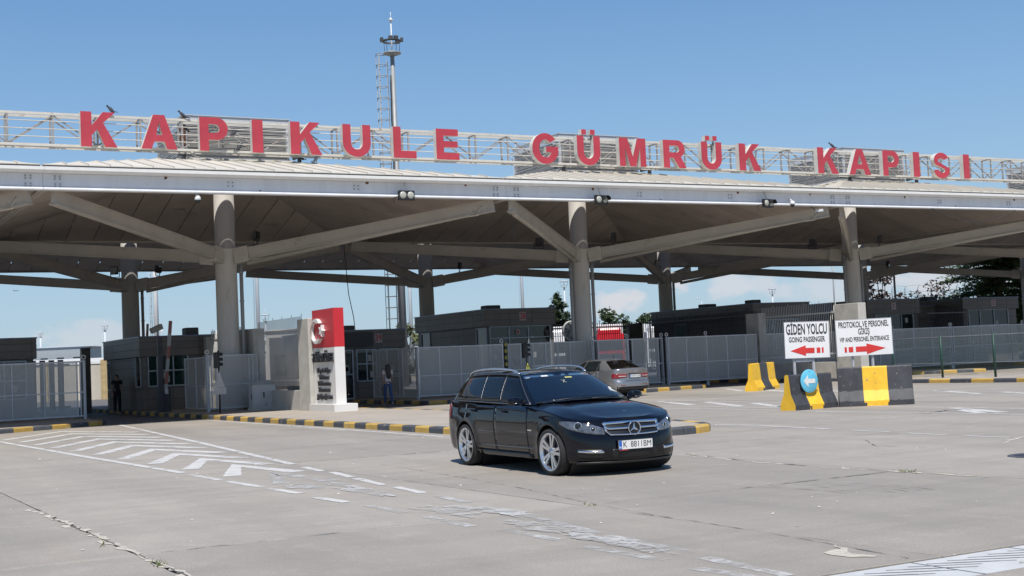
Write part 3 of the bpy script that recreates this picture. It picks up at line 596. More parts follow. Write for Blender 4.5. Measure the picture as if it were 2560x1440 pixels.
def glyph(ch, w):
    "outlines (outer counter-clockwise, then holes) in a box w wide and 1.22 high"
    h = 1.22; t = .33
    if ch == 'I': return [[(0, 0), (w, 0), (w, h), (0, h)]]
    if ch == 'K': return [[(0, 0), (t + .04, 0), (t + .04, .40), (.56, .62), (w - .42, 0), (w, 0), (.76, .84), (w - .06, h), (w - .48, h), (t + .04, .74), (t + .04, h), (0, h)]]
    if ch == 'A': return [[(0, 0), (.36, 0), (.46, .27), (w - .46, .27), (w - .36, 0), (w, 0), (w * .5 + .2, h), (w * .5 - .2, h)], [(.53, .50), (w * .5, .98), (w - .53, .50)]]
    if ch == 'L': return [[(0, 0), (w, 0), (w, .29), (t, .29), (t, h), (0, h)]]
    if ch == 'E': return [[(0, 0), (w, 0), (w, .27), (t, .27), (t, .49), (w - .06, .49), (w - .06, .74), (t, .74), (t, .95), (w - .03, .95), (w - .03, h), (0, h)]]
    if ch == 'P': return [[(0, 0), (t, 0), (t, .41)] + arc(w - .41, .815, .41, .405, -90, 90) + [(0, h)], [(t, .655), (t, .975)] + arc(w - .47, .815, .16, .16, 90, -90, 8)]
    if ch == 'R': return [[(0, 0), (t, 0), (t, .44), (.54, .44), (w - .37, 0), (w, 0), (w - .27, .50)] + arc(w - .43, .84, .37, .38, -60, 90, 10) + [(0, h)], [(t, .68), (t, .98)] + arc(w - .5, .83, .15, .15, 90, -90, 8)]
    if ch in 'UÜ':
        g = [[(0, h), (0, .52)] + arc(w / 2, .52, w / 2, .54, 180, 360, 18) + [(w, h), (w - t, h), (w - t, .52)] + arc(w / 2, .52, w / 2 - t, .26, 360, 180, 14) + [(t, h)]]
        if ch == 'Ü': g += [['+'] + [(.24, h + .06), (.47, h + .06), (.47, h + .27), (.24, h + .27)], ['+'] + [(w - .47, h + .06), (w - .24, h + .06), (w - .24, h + .27), (w - .47, h + .27)]]
        return g
    if ch == 'M': return [[(0, 0), (.30, 0), (.30, .80), (w / 2 - .15, 0), (w / 2 + .15, 0), (w - .30, .80), (w - .30, 0), (w, 0), (w, h), (w - .43, h), (w / 2, .42), (.43, h), (0, h)]]
    if ch == 'G': return [arc(w / 2, h / 2, w / 2, h / 2 + .03, 38, 335, 26) + [(w - .02, .40), (w - .02, .70), (w / 2 + .03, .70), (w / 2 + .03, .46), (w - .36, .46)] + arc(w / 2, h / 2, w / 2 - .33, h / 2 - .24, 322, 42, 20)]
    if ch == 'S':
        o = arc(w / 2, .87, w / 2 - .03, .38, 20, 220, 14) + arc(w / 2 + .02, .37, w / 2 - .33, .12, 75, -150, 10) + [(.34, .40), (.0, .37)] + arc(w / 2, .38, w / 2, .41, 190, 375, 14) + arc(w / 2 - .02, .85, w / 2 - .33, .115, 250, 20, 10)
        return [o]
REDL = RED; SIDE = M('letter_return', (.62, .60, .55), .5, var=.12, scale=2, grime=((.33, .27, .22), 2, .6))
def fill2d(loops):
    "triangulate a polygon with holes: returns verts, faces"
    bm = bmesh.new(); es = []
    for lp in loops:
        vs = [bm.verts.new((x, y, 0)) for x, y in lp]; es += [bm.edges.new((vs[i], vs[(i + 1) % len(vs)])) for i in range(len(vs))]
    r = bmesh.ops.triangle_fill(bm, edges=es, use_beauty=True, use_dissolve=False); bm.verts.index_update()
    v = [tuple(q.co.xy) for q in bm.verts]; f = []
    for q in bm.faces:
        ids = [a.index for a in q.verts]; (ax, ay), (bx, by), (cx, cy) = [v[k] for k in ids[:3]]
        f.append(ids if (bx - ax) * (cy - ay) - (by - ay) * (cx - ax) > 0 else ids[::-1])
    bm.free(); return v, f
word = {0: 'KAPIKULE', 8: 'GÜMRÜK', 14: 'KAPISI'}
LET = [('K', 2.07, 1.23), ('A', 4.12, 1.27), ('P', 6.20, 1.04), ('I', 8.14, .41), ('K', 9.61, 1.23), ('U', 11.68, 1.14), ('L', 13.76, .97), ('E', 15.6, 1.0), ('G', 19.95, 1.25), ('Ü', 22.11, 1.14), ('M', 24.21, 1.36), ('R', 26.49, 1.2), ('Ü', 28.54, 1.12), ('K', 30.63, 1.24), ('K', 35.24, 1.28), ('A', 37.17, 1.37), ('P', 39.34, 1.06), ('I', 41.35, .42), ('S', 42.73, 1.08), ('I', 44.79, .42)]
where = ['first letter of KAPIKULE with a pigeon on it', 'second letter of KAPIKULE', 'third letter of KAPIKULE before the first lantern', 'fourth letter of KAPIKULE before the first lantern', 'fifth letter of KAPIKULE', 'sixth letter of KAPIKULE', 'seventh letter of KAPIKULE before the tall mast', 'last letter of KAPIKULE', 'first letter of GÜMRÜK', 'second letter of GÜMRÜK before the middle lantern', 'third letter of GÜMRÜK', 'fourth letter of GÜMRÜK', 'fifth letter of GÜMRÜK', 'last letter of GÜMRÜK', 'first letter of KAPISI with a pigeon on it', 'second letter of KAPISI', 'third letter of KAPISI', 'fourth letter of KAPISI', 'fifth letter of KAPISI', 'last letter of KAPISI']
for (ch, lx, lw), wh in zip(LET, where):
    t = thing('sign_letter', f'red letter {ch} with cream sides, {wh}', 'letter', (lx, 4.86, 9.57), group='red letters on the roof truss')
    L_ = []
    for lp in glyph(ch, lw):
        q_ = [lp[0]] if lp[0] == '+' else []; q_ += [c_ for i_, c_ in enumerate(lp[len(q_):]) if math.hypot(c_[0] - lp[len(q_):][i_ - 1][0], c_[1] - lp[len(q_):][i_ - 1][1]) > 1e-4]; L_.append(q_)
    groups = []
    for lp in L_:
        if lp[0] == '+': groups.append([lp[1:]])
        elif groups and lp is not L_[0]: groups[0].append(lp)
        else: groups.append([lp])
    fa, si = MB(), MB()
    for gp in groups:
        v, f = fill2d(gp); fa.add([(x, -.255, z) for x, z in v], f)
        for lp in gp:
            n = len(lp); si.add([(x, -.25, z) for x, z in lp] + [(x, 0, z) for x, z in lp], [(a, (a + 1) % n, n + (a + 1) % n, n + a) for a in range(n)])
            cx = sum(p[0] for p in lp) / n; cz = sum(p[1] for p in lp) / n
        si.add([(x, 0, z) for x, z in v], [q[::-1] for q in f]); si.add([(x, -.248, z) for x, z in v], f)
    fa.ob('face', REDL, t); si.ob('side_return', SIDE, t)
    if ch == 'Ü': MB().bar((.36, -.12, 1.1), (.36, -.12, 1.3), .03).bar((lw - .36, -.12, 1.1), (lw - .36, -.12, 1.3), .03).ob('dot_stem', DARK, t)
# fascia mounted lights and cameras
LENS = M('lamp_lens', (.42, .42, .36), .25, var=.05, spec=.6)
def lane_light(x, label, turn=0., hood=False):
    t = thing('lane_light', label, 'signal light', (x, -.34, 7.42), turn, 'black twin lamp lane lights on the fascia')
    MB().bbox(-.30, .30, -.07, .07, -.165, .165, .02).ob('housing', BLACK, t)
    for k, sx in enumerate((-.145, .145)):
        MB().lathe([(0, -.105), (.07, -.10), (.115, -.085), (.125, -.07)], (sx, 0, 0), 'y', 18).ob('lens', LENS, t)
        if hood and k == hood - 1:
            m = MB(); m.grid([[(sx + .14 * math.cos(a), y, .14 * math.sin(a)) for y in (-.07, -.25)] for a in [R(-10 + 20 * q) for q in range(11)]]); m.ob('visor', BLACK, t)
    MB().bar((-.32, .02, -.05), (-.42, .2, -.1), .03).bar((-.42, .2, -.1), (-.36, .2, -.25), .02).bar((.0, .03, .16), (.05, .22, .5), .012).ob('bracket', DARK, t)
    return t
lane_light(11.95, 'twin lamp lane light on fascia below letter L', 0)
lane_light(19.95, 'twin lamp lane light on fascia left of the middle column', .12, 2)
lane_light(27.95, 'twin lamp lane light on fascia left of the dome camera', .2, 2)
CAMW = M('camera_white', (.68, .69, .70), .3, var=.04)
def dome_cam(loc, label, dn=True):
    t = thing('dome_camera', label, 'camera', loc); MB().lathe([(.02, .13), (.07, .12), (.10, .05), (.105, 0), (.09, -.02)], n=16).ob('body', CAMW, t)
    MB().lathe([(.085, -.02), (.08, -.07), (.05, -.11), (0, -.125)], n=16).ob('dome', GLASSD, t); MB().tube([(0, 0, .12), (0, .12, .2), (0, .25, .18)], .025, 8).ob('bracket', CAMW, t); return t
dome_cam((29.3, -.28, 7.42), 'white dome camera with dark dome on the fascia right of the lane light')
dome_cam((4.74, -.05, 7.18), 'small pale camera hanging under the fascia left of the first column')
t = thing('bullet_camera', 'small white box camera under the fascia right of the dome camera', 'camera', (30.9, .0, 7.2), .5); MB().bbox(-.05, .05, -.22, .1, -.05, .05, .01).ob('body', CAMW, t); MB().bar((0, .1, .03), (0, .3, .2), .03).ob('bracket', DARK, t)
def cable(pts, r, label, sag=0):
    m = MB(); q = []
    for a, b in zip(pts, pts[1:]): q += [Vector(a).lerp(Vector(b), i / 10) - Vector((0, 0, sag * 4 * (i / 10) * (1 - i / 10))) for i in range(10)]
    q.append(Vector(pts[-1])); return tag(m.tube(q, r, 5).ob('cable', DARK), label, 'cable')
cable([(16.6, .6, 7.35), (16.6, .6, 6.9), (16.7, .62, 6.4), (16.65, .6, 5.95)], .012, 'short dark cable end dangling under the fascia right of the joint')
cable([(37.4, -.1, 7.37), (42.8, -.1, 7.4)], .014, 'thin pale cable sagging under the fascia near the right edge', .55)
cable([(16.2, 16.2, 7.3), (16.3, 16.1, 5), (16.55, 16.2, 3.9), (16.6, 16.2, 3.2)], .02, 'long dark cable hanging from the canopy left of booth 38')
def flood(loc, rz, label):
    t = thing('floodlight', label, 'floodlight', loc, rz, 'floodlights fixed on the canopy arms'); m = MB(); m.add([(-.2, -.08, 0), (.2, -.08, 0), (.14, .1, .06), (-.14, .1, .06), (-.2, -.12, .4), (.2, -.12, .4), (.14, .06, .38), (-.14, .06, .38)], [(0, 3, 2, 1), (4, 5, 6, 7), (0, 1, 5, 4), (1, 2, 6, 5), (2, 3, 7, 6), (3, 0, 4, 7)]); m.ob('housing', DARK, t)
    MB().bar((-.22, 0, .2), (-.22, 0, -.12), .03).bar((.22, 0, .2), (.22, 0, -.12), .03).bar((-.22, 0, -.12), (.22, 0, -.12), .03).ob('yoke', DARK, t)
    MB().add([(-.18, -.125, .04), (.18, -.125, .04), (.18, -.155, .36), (-.18, -.155, .36)], [(0, 1, 2, 3)]).ob('glass', GLASSD, t); return t
for (i, j, sx, sy, d, rz, lb) in [(0, 1, 1, -1, 1.1, .9, 'black floodlight on the arm right of the left back column'), (0, 1, -1, -1, .9, -.6, 'black floodlight on the arm left of the left back column'), (1, 1, 1, -1, 1.4, 1, 'black floodlight right of the back column behind booth 38'), (2, 1, -1, -1, 1.7, 0, 'square black floodlight left of the back column by the red truck'), (0, 0, 1, -1, .9, .9, 'grey floodlight on the arm right of the first front column'), (1, 0, 1, -1, 1.1, .9, 'grey floodlight on the arm right of the middle front column'), (3, 1, 1, -1, 1.2, .7, 'black floodlight right of the rightmost front column'), (1, 0, -1, 1, 1.3, 2.2, 'pale floodlight left of the middle front column'), (2, 0, -1, 1, 1.3, 2.2, 'pale floodlight left of the rightmost front column'), (2, 0, 1, -1, 1.0, .9, 'dim grey floodlight right of the rightmost front column')]:
    flood((H + S * i + sx * d, H + S * j + sy * d, 6.06 + (d - .33) * .157 + .40), rz, lb)
# pigeons
PIG = M('pigeon_feathers', (.035, .037, .045), .7, var=.3, scale=20); PIGP = M('pale_feathers', (.42, .41, .40), .7, var=.2)
def pigeon(loc, rz, label, mt=PIG):
    t = MB(); t.lathe([(0, -.17), (.03, -.15), (.065, -.08), (.085, 0), (.075, .07), (.045, .12), (.035, .15)], n=10)
    b = MB(); c, s = math.cos(R(38)), math.sin(R(38))
    b.add([(x, z * c - y * .0 - .02, z * s + y + .12) for x, y, z in t.v], t.f, 0, True)
    h = MB(); h.lathe([(0, -.045), (.03, -.03), (.04, 0), (.03, .03), (0, .042)], n=8); b.add([(x, y + .115, z + .26) for x, y, z in h.v], h.f, 0, True)
    b.add([(-.04, -.12, .04), (.04, -.12, .04), (.05, -.27, -.01), (-.05, -.27, -.01), (0, -.2, .05)], [(0, 1, 4), (1, 2, 4), (2, 3, 4), (3, 0, 4)]); b.add([(-.012, .15, .265), (.012, .15, .265), (0, .15, .25), (0, .19, .25)], [(0, 1, 3), (1, 2, 3), (2, 0, 3)])
    o = b.ob('pigeon', mt); o.location = loc; o.rotation_euler.z = rz; tag(o, label, 'pigeon', 'pigeons perched on the sign and roof')
    [MB().tube([(x_, -.01, .07), (x_, 0, 0)], .006, 4).ob('leg', M('pigeon_leg', (.3, .1, .08)), o) for x_ in (-.02, .02)]; return o
for loc, rz, lb in [((3.12, 4.72, 10.79), .9, 'dark pigeon standing on the first K of KAPIKULE'), ((5.68, 4.9, 10.76), 1.2, 'dark pigeon on the truss beside the rusty lantern corner'), ((7.55, 4.9, 10.2), -1, 'dark pigeon on a truss rail right of the first P'), ((7.75, 4.9, 9.68), -1.2, 'dark pigeon on the lower truss chord right of the first P'), ((10.35, 5.6, 9.5), .6, 'dark pigeon on the roof below the second K'), ((36.3, 4.75, 10.8), .8, 'dark pigeon standing on the K of KAPISI'), ((5.9, 5.5, 10.45), 2.2, 'dark pigeon sheltering at the rusty lantern corner')]: pigeon(loc, rz, lb)
pigeon((10.9, 5.4, 9.42), -1.4, 'pale pigeon walking on the roof below the second K', PIGP); pigeon((6.1, 5.2, 9.4), 1.5, 'pale pigeon on the roof ridge in front of the first lantern', PIGP)
RUST = M('rusty_steel', (.10, .045, .025), .9, var=.4, scale=6, bump=.4)
m = MB(); m.bar((5.98, 5.96, 9.45), (5.98, 5.96, 11.0), .13, .13); rr = random.Random(2)
for z in (9.75, 10.5, 10.1): m.add([(5.9 + rr.uniform(-.35, .05), 5.9, z + rr.uniform(-.2, .2)) for _ in range(3)] + [(5.95, 5.95, z + .3)], [(0, 1, 2), (0, 2, 3), (1, 3, 2), (0, 3, 1)])
tag(m.ob('corner_bracket', RUST), 'rusted brown steel bracket at the front corner of the first lantern', 'bracket')
# ================================================================== GATES, BOOTHS, WALLS
def mesh_quad(p0, p1, z0, z1, parent, mat=WIRE):
    me = bpy.data.meshes.new('mesh_panel'); ln = (Vector(p1) - Vector(p0)).length
    me.from_pydata([(*p0, z0), (*p1, z0), (*p1, z1), (*p0, z1)], [], [(0, 1, 2, 3)]); me.materials.append(mat)
    uv = me.uv_layers.new(); 
    for l, c in zip(uv.data, ((0, 0), (ln, 0), (ln, z1 - z0), (0, z1 - z0))): l.uv = c
    return link('mesh_panel', me, parent)
def gate(p, q, label, cuts, z0=.24, z1=2.26, mid=1.12, posts=(0, 1), doubles=(), group='grey mesh gates across the lanes', ends=True, post_z=0.02):
    "mesh gate from plan point p to q; cuts are distances of the uprights along it"
    d = Vector(q) - Vector(p); ln = d.length; t = thing('mesh_gate', label, 'gate', (*p, 0), math.atan2(d.y, d.x), group)
    fr = MB(); e = .025
    MB().box(0, ln, -e, e, z1 - .05, z1).ob('top_rail', GALV, t); MB().box(0, ln, -e, e, z0, z0 + .05).ob('bottom_rail', GALV, t); MB().box(0, ln, -.02, .02, mid - .02, mid + .02).ob('middle_rail', GALV, t)
    us = [.025] + list(cuts) + [ln - .025]
    for c in us: MB().box(c - .022, c + .022, -.024, .024, z0 + .052, z1 - .052).ob('upright', GALV, t)
    for c in doubles: MB().box(c - .02, c + .02, -.024, .024, z0 + .052, z1 - .052).ob('upright', GALV, t)
    skip = set()
    for a, b in zip(us, us[1:]):
        if b - a < .25: continue
        mesh_quad((a + .02, 0), (b - .02, 0), z0 + .05, z1 - .05, t)
    for k in posts:
        x = k * ln; pm = MB().box(x - .05, x + .05, .03, .13, post_z, z1 + .02); pm.ob('post', GALV, t)
        MB().lathe([(.055, -.012), (.085, -.012), (.085, .012), (.055, .012), (.055, -.012)], (x, .08, z1 + .13), 'y', 14).ob('finial', WHITE, t)
    return t
gate((-8.5, 8.0), (2.62, 8.0), 'sliding grey mesh gate at the left edge in front of the leftmost booth', [3.0, 4.1, 5.2, 6.3, 7.5, 8.62, 9.72, 10.86], doubles=(10.97,), posts=(1,))
gate((6.95, 7.15), (8.9, 7.25), 'short mesh gate panel in front of the first front column', [.12, .3], doubles=(1.6, 1.75), posts=(0,), mid=1.15)
gate((7.0, 7.5), (7.0, 10.6), 'open mesh gate leaf swung back left of the first front column', [1.5], posts=(), z1=2.22)
gate((15.35, 6.6), (15.15, 10.8), 'open mesh gate leaf in shade behind the walking woman', [1.4, 2.8], posts=())
gate((15.6, 7.2), (19.55, 7.2), 'mesh gate between the woman and the yellow striped pole', [.98, 1.96, 2.94], posts=(0, 1), mid=1.09)
gate((19.95, 7.5), (23.85, 7.5), 'mesh gate behind the warning triangle and black car roof', [.62, 1.24, 1.86, 2.48, 3.1], posts=(), mid=.93)
gate((23.92, 7.0), (27.62, 7.0), 'mesh gate directly behind the silver car', [.25, 1.8, 2.05, 3.45], posts=(0, .5, 1))
gate((27.7, 6.7), (32.75, 6.7), 'mesh gate between the silver car and the left barrier', [1.0, 2.15, 3.3, 4.4], posts=(0, .43), mid=1.1)
gate((33.5, 7.2), (37.9, 8.4), 'mesh gate panel behind the right bar wall and sign boards', [1.1, 2.2, 3.3], posts=(0,), mid=1.1)
gate((38.0, 8.5), (47.4, 8.5), 'mesh gate right of the sign boards', [1.5, 2.8, 4.2, 5.0, 5.2, 6.6, 7.95], posts=(.55, 1), mid=1.2)
gate((47.5, 8.5), (58.5, 8.5), 'mesh gate at the right edge below booth 2', [1.5, 3.0, 4.5, 5.95, 7.4, 9.0], posts=(0, .5), mid=1.2)
# booths ---------------------------------------------------------------------------
def panels_face(t, u0, u1, z0, z1, holes, cols, rows, place):
    us = sorted(set([u0, u1] + [c for c in cols if u0 < c < u1] + [v for h in holes for v in h[:2]])); zs = sorted(set([z0, z1] + [r for r in rows if z0 < r < z1] + [v for h in holes for v in h[2:4]]))
    us = [u for u in us if u0 - 1e-6 <= u <= u1 + 1e-6]; zs = [z for z in zs if z0 - 1e-6 <= z <= z1 + 1e-6]
    for a, b in zip(us, us[1:]):
        for c, d in zip(zs, zs[1:]):
            if b - a < .03 or d - c < .03: continue
            if any(h[0] - 1e-6 <= a and b <= h[1] + 1e-6 and h[2] - 1e-6 <= c and d <= h[3] + 1e-6 for h in holes): continue
            g_ = .008; m = MB(); place(m, a + g_, b - g_, c + g_, d - g_); m.ob('cladding_panel', BOOTH, t)
def window(t, u0, u1, z0, z1, vs, hs, place, glassm=GLASSD):
    f = MB(); wd = .05
    for a, b, c, d in [(u0, u1, z0, z0 + wd), (u0, u1, z1 - wd, z1), (u0, u0 + wd, z0 + wd, z1 - wd), (u1 - wd, u1, z0 + wd, z1 - wd)] + [(v - .025, v + .025, z0 + wd, z1 - wd) for v in vs]: place(f, a, b, c, d, .07)
    for h in hs:
        e = [u0 + wd] + [x for v in vs for x in (v - .025, v + .025)] + [u1 - wd]
        for a, b in zip(e[::2], e[1::2]): place(f, a, b, h - .025, h + .025, .07)
    w_ = f.ob('window', WINFR, t)
    ue = [u0 + wd] + [x for v in vs for x in (v - .025, v + .025)] + [u1 - wd]; ze = [z0 + wd] + [x for h in hs for x in (h - .025, h + .025)] + [z1 - wd]
    for a, b in zip(ue[::2], ue[1::2]):
        for c, d in zip(ze[::2], ze[1::2]): m = MB(); place(m, a + .003, b - .003, c + .003, d - .003, .02); m.ob('pane', glassm, w_)
NOTE = M('notice_paper', (.42, .41, .38), .8)
NUMP = M('number_plate', (.40, .36, .34), .5); NUMR = M('number_red', (.40, .03, .04), .5)
def booth(x0, x1, y0, y1, zt, label, num=None, fwin=(), lwin=(), fh=.86, numx=None, ac=()):
    t = thing('booth', label, 'booth', (x0, y0, 0)); W_ = x1 - x0; D_ = y1 - y0; zf = zt - fh
    rows = [.15 + .45 * k for k in range(1, 9)]; cols = [1.25 * k for k in range(1, 9)]
    MB().box(.03, W_ - .03, .03, D_, .1, zf + .02).ob('wall', BOOTHDK, t)
    pf = lambda m, a, b, c, d, dp=.03: m.box(a, b, .03 - dp, .028, c, d); plf = lambda m, a, b, c, d, dp=.03: m.box(.03 - dp, .028, a, b, c, d)
    fh_ = [w_[:4] for w_ in fwin]; lh = [w_[:4] for w_ in lwin]
    panels_face(t, .002, W_, .15, zf, fh_, cols, rows, pf); panels_face(t, .034, D_, .15, zf, lh, cols, rows, plf)
    panels_face(t, .034, D_, .15, zf, [], cols, rows, lambda m, a, b, c, d: m.box(W_ - .028, W_, a, b, c, d))
    o = .12; MB().box(-o + .03, W_ + o - .03, -o + .03, D_ + .1, zf - .01, zt - .03).ob('fascia_core', BOOTHDK, t)
    fr = [zf + fh * .36, zf + fh * .7]
    panels_face(t, -o, W_ + o, zf, zt - .05, [], [1.25 * k - .1 for k in range(1, 9)], fr, lambda m, a, b, c, d: m.box(a, b, -o, -o + .028, c, d))
    panels_face(t, -o + .032, D_ + .1, zf, zt - .05, [], cols, fr, lambda m, a, b, c, d: m.box(-o, -o + .028, a, b, c, d))
    panels_face(t, -o + .032, D_ + .1, zf, zt - .05, [], cols, fr, lambda m, a, b, c, d: m.box(W_ + o - .028, W_ + o, a, b, c, d))
    MB().box(-o - .03, W_ + o + .03, -o - .03, D_ + .13, zt - .05, zt).ob('roof_trim', CAPB, t)
    for w_ in fwin: window(t, *w_[:6], pf, *w_[6:])
    for w_ in lwin: window(t, *w_[:6], plf, *w_[6:])
    for w_ in fwin:
        rr = random.Random(int(x0 * 10 + w_[0] * 7))
        for q in range(2): a_ = rr.uniform(w_[0] + .1, w_[1] - .35); c_ = rr.uniform(w_[2] + .1, w_[3] - .45); MB().box(a_, a_ + rr.uniform(.14, .22), .004, .008, c_, c_ + .28).ob('notice', NOTE, t)
    if num:
        nx = numx if numx is not None else W_ * .5; zc = zf + fh * .52
        MB().box(nx - .18, nx + .18, -o - .012, -o - .002, zc - .20, zc + .20).ob('number_plate', NUMP, t); text('number', num, .42, NUMR, t, (nx, -o - .016, zc), (R(90), 0, 0), .003, .008, .8)
    for (ax, ay, aw, ah) in ac: MB().bbox(ax, ax + aw, ay, ay + .7, zt, zt + ah, .04).ob('roof_unit', BOOTHDK, t)
    return t
GREENW = M('lit_green_pane', (.05, .16, .12), .5, var=.5, scale=5)  # pane colour carries the glow of a green lit window
booth(6.2, 9.35, 14.3, 21.2, 3.27, 'dark clad booth without number at the left with sliding window and raised boom', None, [(.22, 1.95, 1.13, 2.46, (.62, 1.3), (1.8,), GLASSG)], [(.25, 1.2, 1.13, 2.45, (), (), GLASSD), (6.0, 6.6, 1.0, 2.3, (), (), GLASSD)], ac=[(1.95, .2, .55, .32)])
booth(-4.4, 1.82, 14, 20, 3.36, 'dark clad booth at the left edge behind the sliding mesh gate', None, [(4.4, 5.95, .9, 2.44, (5.1,), (1.65,), GLASSD)], [], ac=[(3.9, .5, .8, .26)])
booth(14.5, 18.0, 14, 20, 3.25, 'dark clad booth 39 with glazed doors behind the walking woman', '39', [(.5, 1.05, .15, 2.36, (), (1.25,), GLASSD), (1.2, 2.2, .9, 2.36, (1.7,), (1.7,), GLASSD), (2.3, 3.3, .15, 2.36, (), (1.2,), GLASSD)], [], numx=2.27, ac=[(.6, .4, .75, .22)])
tag(MB().bbox(15.05, 16.42, 13.66, 13.86, 2.48, 3.12, .01).ob('display_board', BLACK, None), 'blank black display board on the fascia of booth 39', 'display board')
b38 = booth(22.2, 25.8, 13.5, 21.3, 4.03, 'dark clad booth 38 with a wide front window left of the middle column', '38', [(.08, 3.45, 1.2, 3.2, (1.15, 2.2), (2.62,), GLASSD)], [(.06, 1.15, 1.3, 3.15, (), (2.3,), GLASSD), (6.3, 7.4, 2.3, 3.15, (), (), GLASSD)], fh=.83, numx=1.88, ac=[(.35, .6, .75, .2)])
m = MB(); m.lathe([(0, 0), (.13, 0)], (1.62, -.045, 2.9), 'y', 20); m.ob('emblem', M('emblem_pale', (.35, .33, .32), .4), b38); MB().lathe([(0, 0), (.085, 0)], (1.62, -.05, 2.9), 'y', 20).ob('emblem_disc', M('emblem_red', (.35, .05, .05), .4), b38)
booth(38.3, 42.0, 13.6, 22.8, 4.0, 'dark clad booth behind the left bar wall and GİDEN YOLCU board', None, [(.35, 3.1, 1.2, 3.1, (1.3, 2.2), (2.3,), GLASSD)], [(5.95, 7.1, 2.1, 3.16, (), (), GREENW)], fh=.83, ac=[(.2, 4.4, .8, .2), (.4, .5, .6, .2)])
booth(46.8, 50.7, 14, 21.5, 4.05, 'dark clad booth 1 just right of the rightmost front column', '1', [(.6, 3.55, 1.1, 3.2, (1.7, 2.6), (2.2,), GLASSD)], [], fh=.87, numx=1.95)
booth(55.0, 59.6, 14.5, 22, 4.03, 'dark clad booth 2 in front of the conifers at the right edge', '2', [(.42, 3.85, 1.0, 3.32, (1.4, 2.6), (2.35,), GLASSD)], [], fh=.72, numx=2.5, ac=[(-.3, 2.5, .9, .25)])
booth(50.9, 54.6, 16.5, 22, 3.75, 'low dark link building between booths 1 and 2', None, [], [], fh=.8)
# concrete walls with bars ----------------------------------------------------------
BARW = M('fence_bar_white', (.60, .59, .56), .5, var=.06)
def bar_wall(x, ya, yb, yend, label, low=.85, top=3.28):
    t = thing('bar_wall', label, 'wall', (x, ya, 0))
    MB().bbox(-.2, .25, 0, yb - ya, .13, top + .05, .02).ob('pillar', CONC, t); MB().bbox(-.12, .15, yb - ya + .002, yend - ya, .13, low, .012).ob('low_wall', CONC, t)
    MB().bbox(-.2, .25, yend - ya + .002, yend - ya + .95, .13, top - .05, .02).ob('pillar', CONC, t)
    for z in (1.18, 2.98): MB().box(-.02, .03, yb - ya + .003, yend - ya, z, z + .06).ob('rail', BARW, t)
    y = yb - ya + .1; k = 0
    while y < yend - ya - .03: MB().tube([(0, y, 1.0), (0, y, top + .18 + (.0 if k % 9 else .08))], .0115, 5, cap=True).ob('bar', BARW, t); y += .115; k += 1
    return t
bar_wall(9.05, 1.44, 2.52, 7.5, 'concrete wall with white vertical bars left of the red and white pillar')
bar_wall(9.0, 8.45, 9.2, 13.8, 'shaded concrete wall with bars behind the first front column', top=3.2)
bar_wall(33.3, .3, 1.8, 6.9, 'concrete wall with white vertical bars behind the sign boards')
def bar_fence(pts, label, zlow, ztop, m, step=.15, posts=True, pw_=.55, rail=.25, rad=.022):
    t = thing('bar_fence', label, 'fence', (0, 0, 0)); P = [Vector(p) for p in pts]; many = MB(); cnt = 0
    for a, b in zip(P, P[1:]):
        d = (b - a); n = int(d.length / step)
        for z in (zlow + .15, ztop - rail): MB().bar((*a, z), (*b, z), .05, .07).ob('rail', m, t)
        for i in range(n): p = a.lerp(b, i / n); MB().tube([(*p, zlow), (*p, ztop + (.15 if i % 11 == 5 and rad < .1 else 0))], rad, 4 if rad > .1 else 5, sm=rad < .1).ob('bar', m, t); cnt += 1
        if posts: MB().bbox(a.x - pw_ / 2, a.x + pw_ / 2, a.y - .2, a.y + .2, 0, ztop - .1, .02).ob('post', BOOTH, t)
    return t
BARD = M('fence_bar_dark', (.10, .10, .11), .5)
bar_fence([(37.7, 24), (33.4, 24), (29.5, 24)], 'dark bar fence with a dark post in front of the parked trucks', .4, 3.5, BARD, pw_=1.0)
bar_fence([(37.9, 24.02), (40.0, 24.02)], 'dark bar fence right of the wide dark post', .4, 3.65, BARD, posts=False)
bar_fence([(37.9, 12.9), (37.9, 23)], 'dark bar fence along the side of the booth behind GİDEN YOLCU', .6, 3.6, BARD, posts=False)
bar_fence([(50.9, 13.5), (54.6, 13.8)], 'dark bar fence between booths 1 and 2', .4, 3.4, BARD, posts=False)
# welcome pillar --------------------------------------------------------------------
wp = thing('welcome_pillar', 'red and white pillar with crescent and star and words of welcome', 'pillar sign', (9.0, 0, .15))
PW = M('pillar_white', (.70, .68, .645), .45, var=.04, scale=1.2); PR = M('pillar_red', (.52, .022, .03), .4, var=.05, scale=1.5); LT = M('letter_black', (.03, .03, .035), .5); CW = M('crescent_white', (.72, .71, .70), .35, var=.03)
MB().bbox(-.23, .6, -.98, 1.40, -.02, .24, .012).ob('plinth', PW, wp); MB().box(0, .36, -.58, 1.40, .24, 2.13).ob('shaft', PW, wp); MB().box(-.004, .364, -.584, 1.404, 2.134, 3.43).ob('red_head', PR, wp)
ou = arc(.82, 2.70, .43, .43, 38, 322, 30); inn = arc(.71, 2.70, .335, .335, 308, 52, 26)
ou = [(-y + 2 * .82, z) for y, z in ou]; inn = [(-y + 2 * .82, z) for y, z in inn]
MB().prism([(y, z) for y, z in [(1.64 - (1.64 - a), b) for a, b in ou] + inn], -.13, -.006, plane='yz').ob('crescent', CW, wp, fix=True)
star = [(.33 + (.21 if k % 2 == 0 else .085) * math.cos(R(180 + 36 * k)), 2.70 + (.21 if k % 2 == 0 else .085) * math.sin(R(180 + 36 * k))) for k in range(10)]
MB().prism(star, -.13, -.006, plane='yz').ob('star', CW, wp, fix=True)
tr_ = (R(90), 0, R(-90))
text('lettering', 'TÜRKİYE', .40, LT, wp, (-.05, .43, 1.78), tr_, .045, .012, 1, fit=1.86)
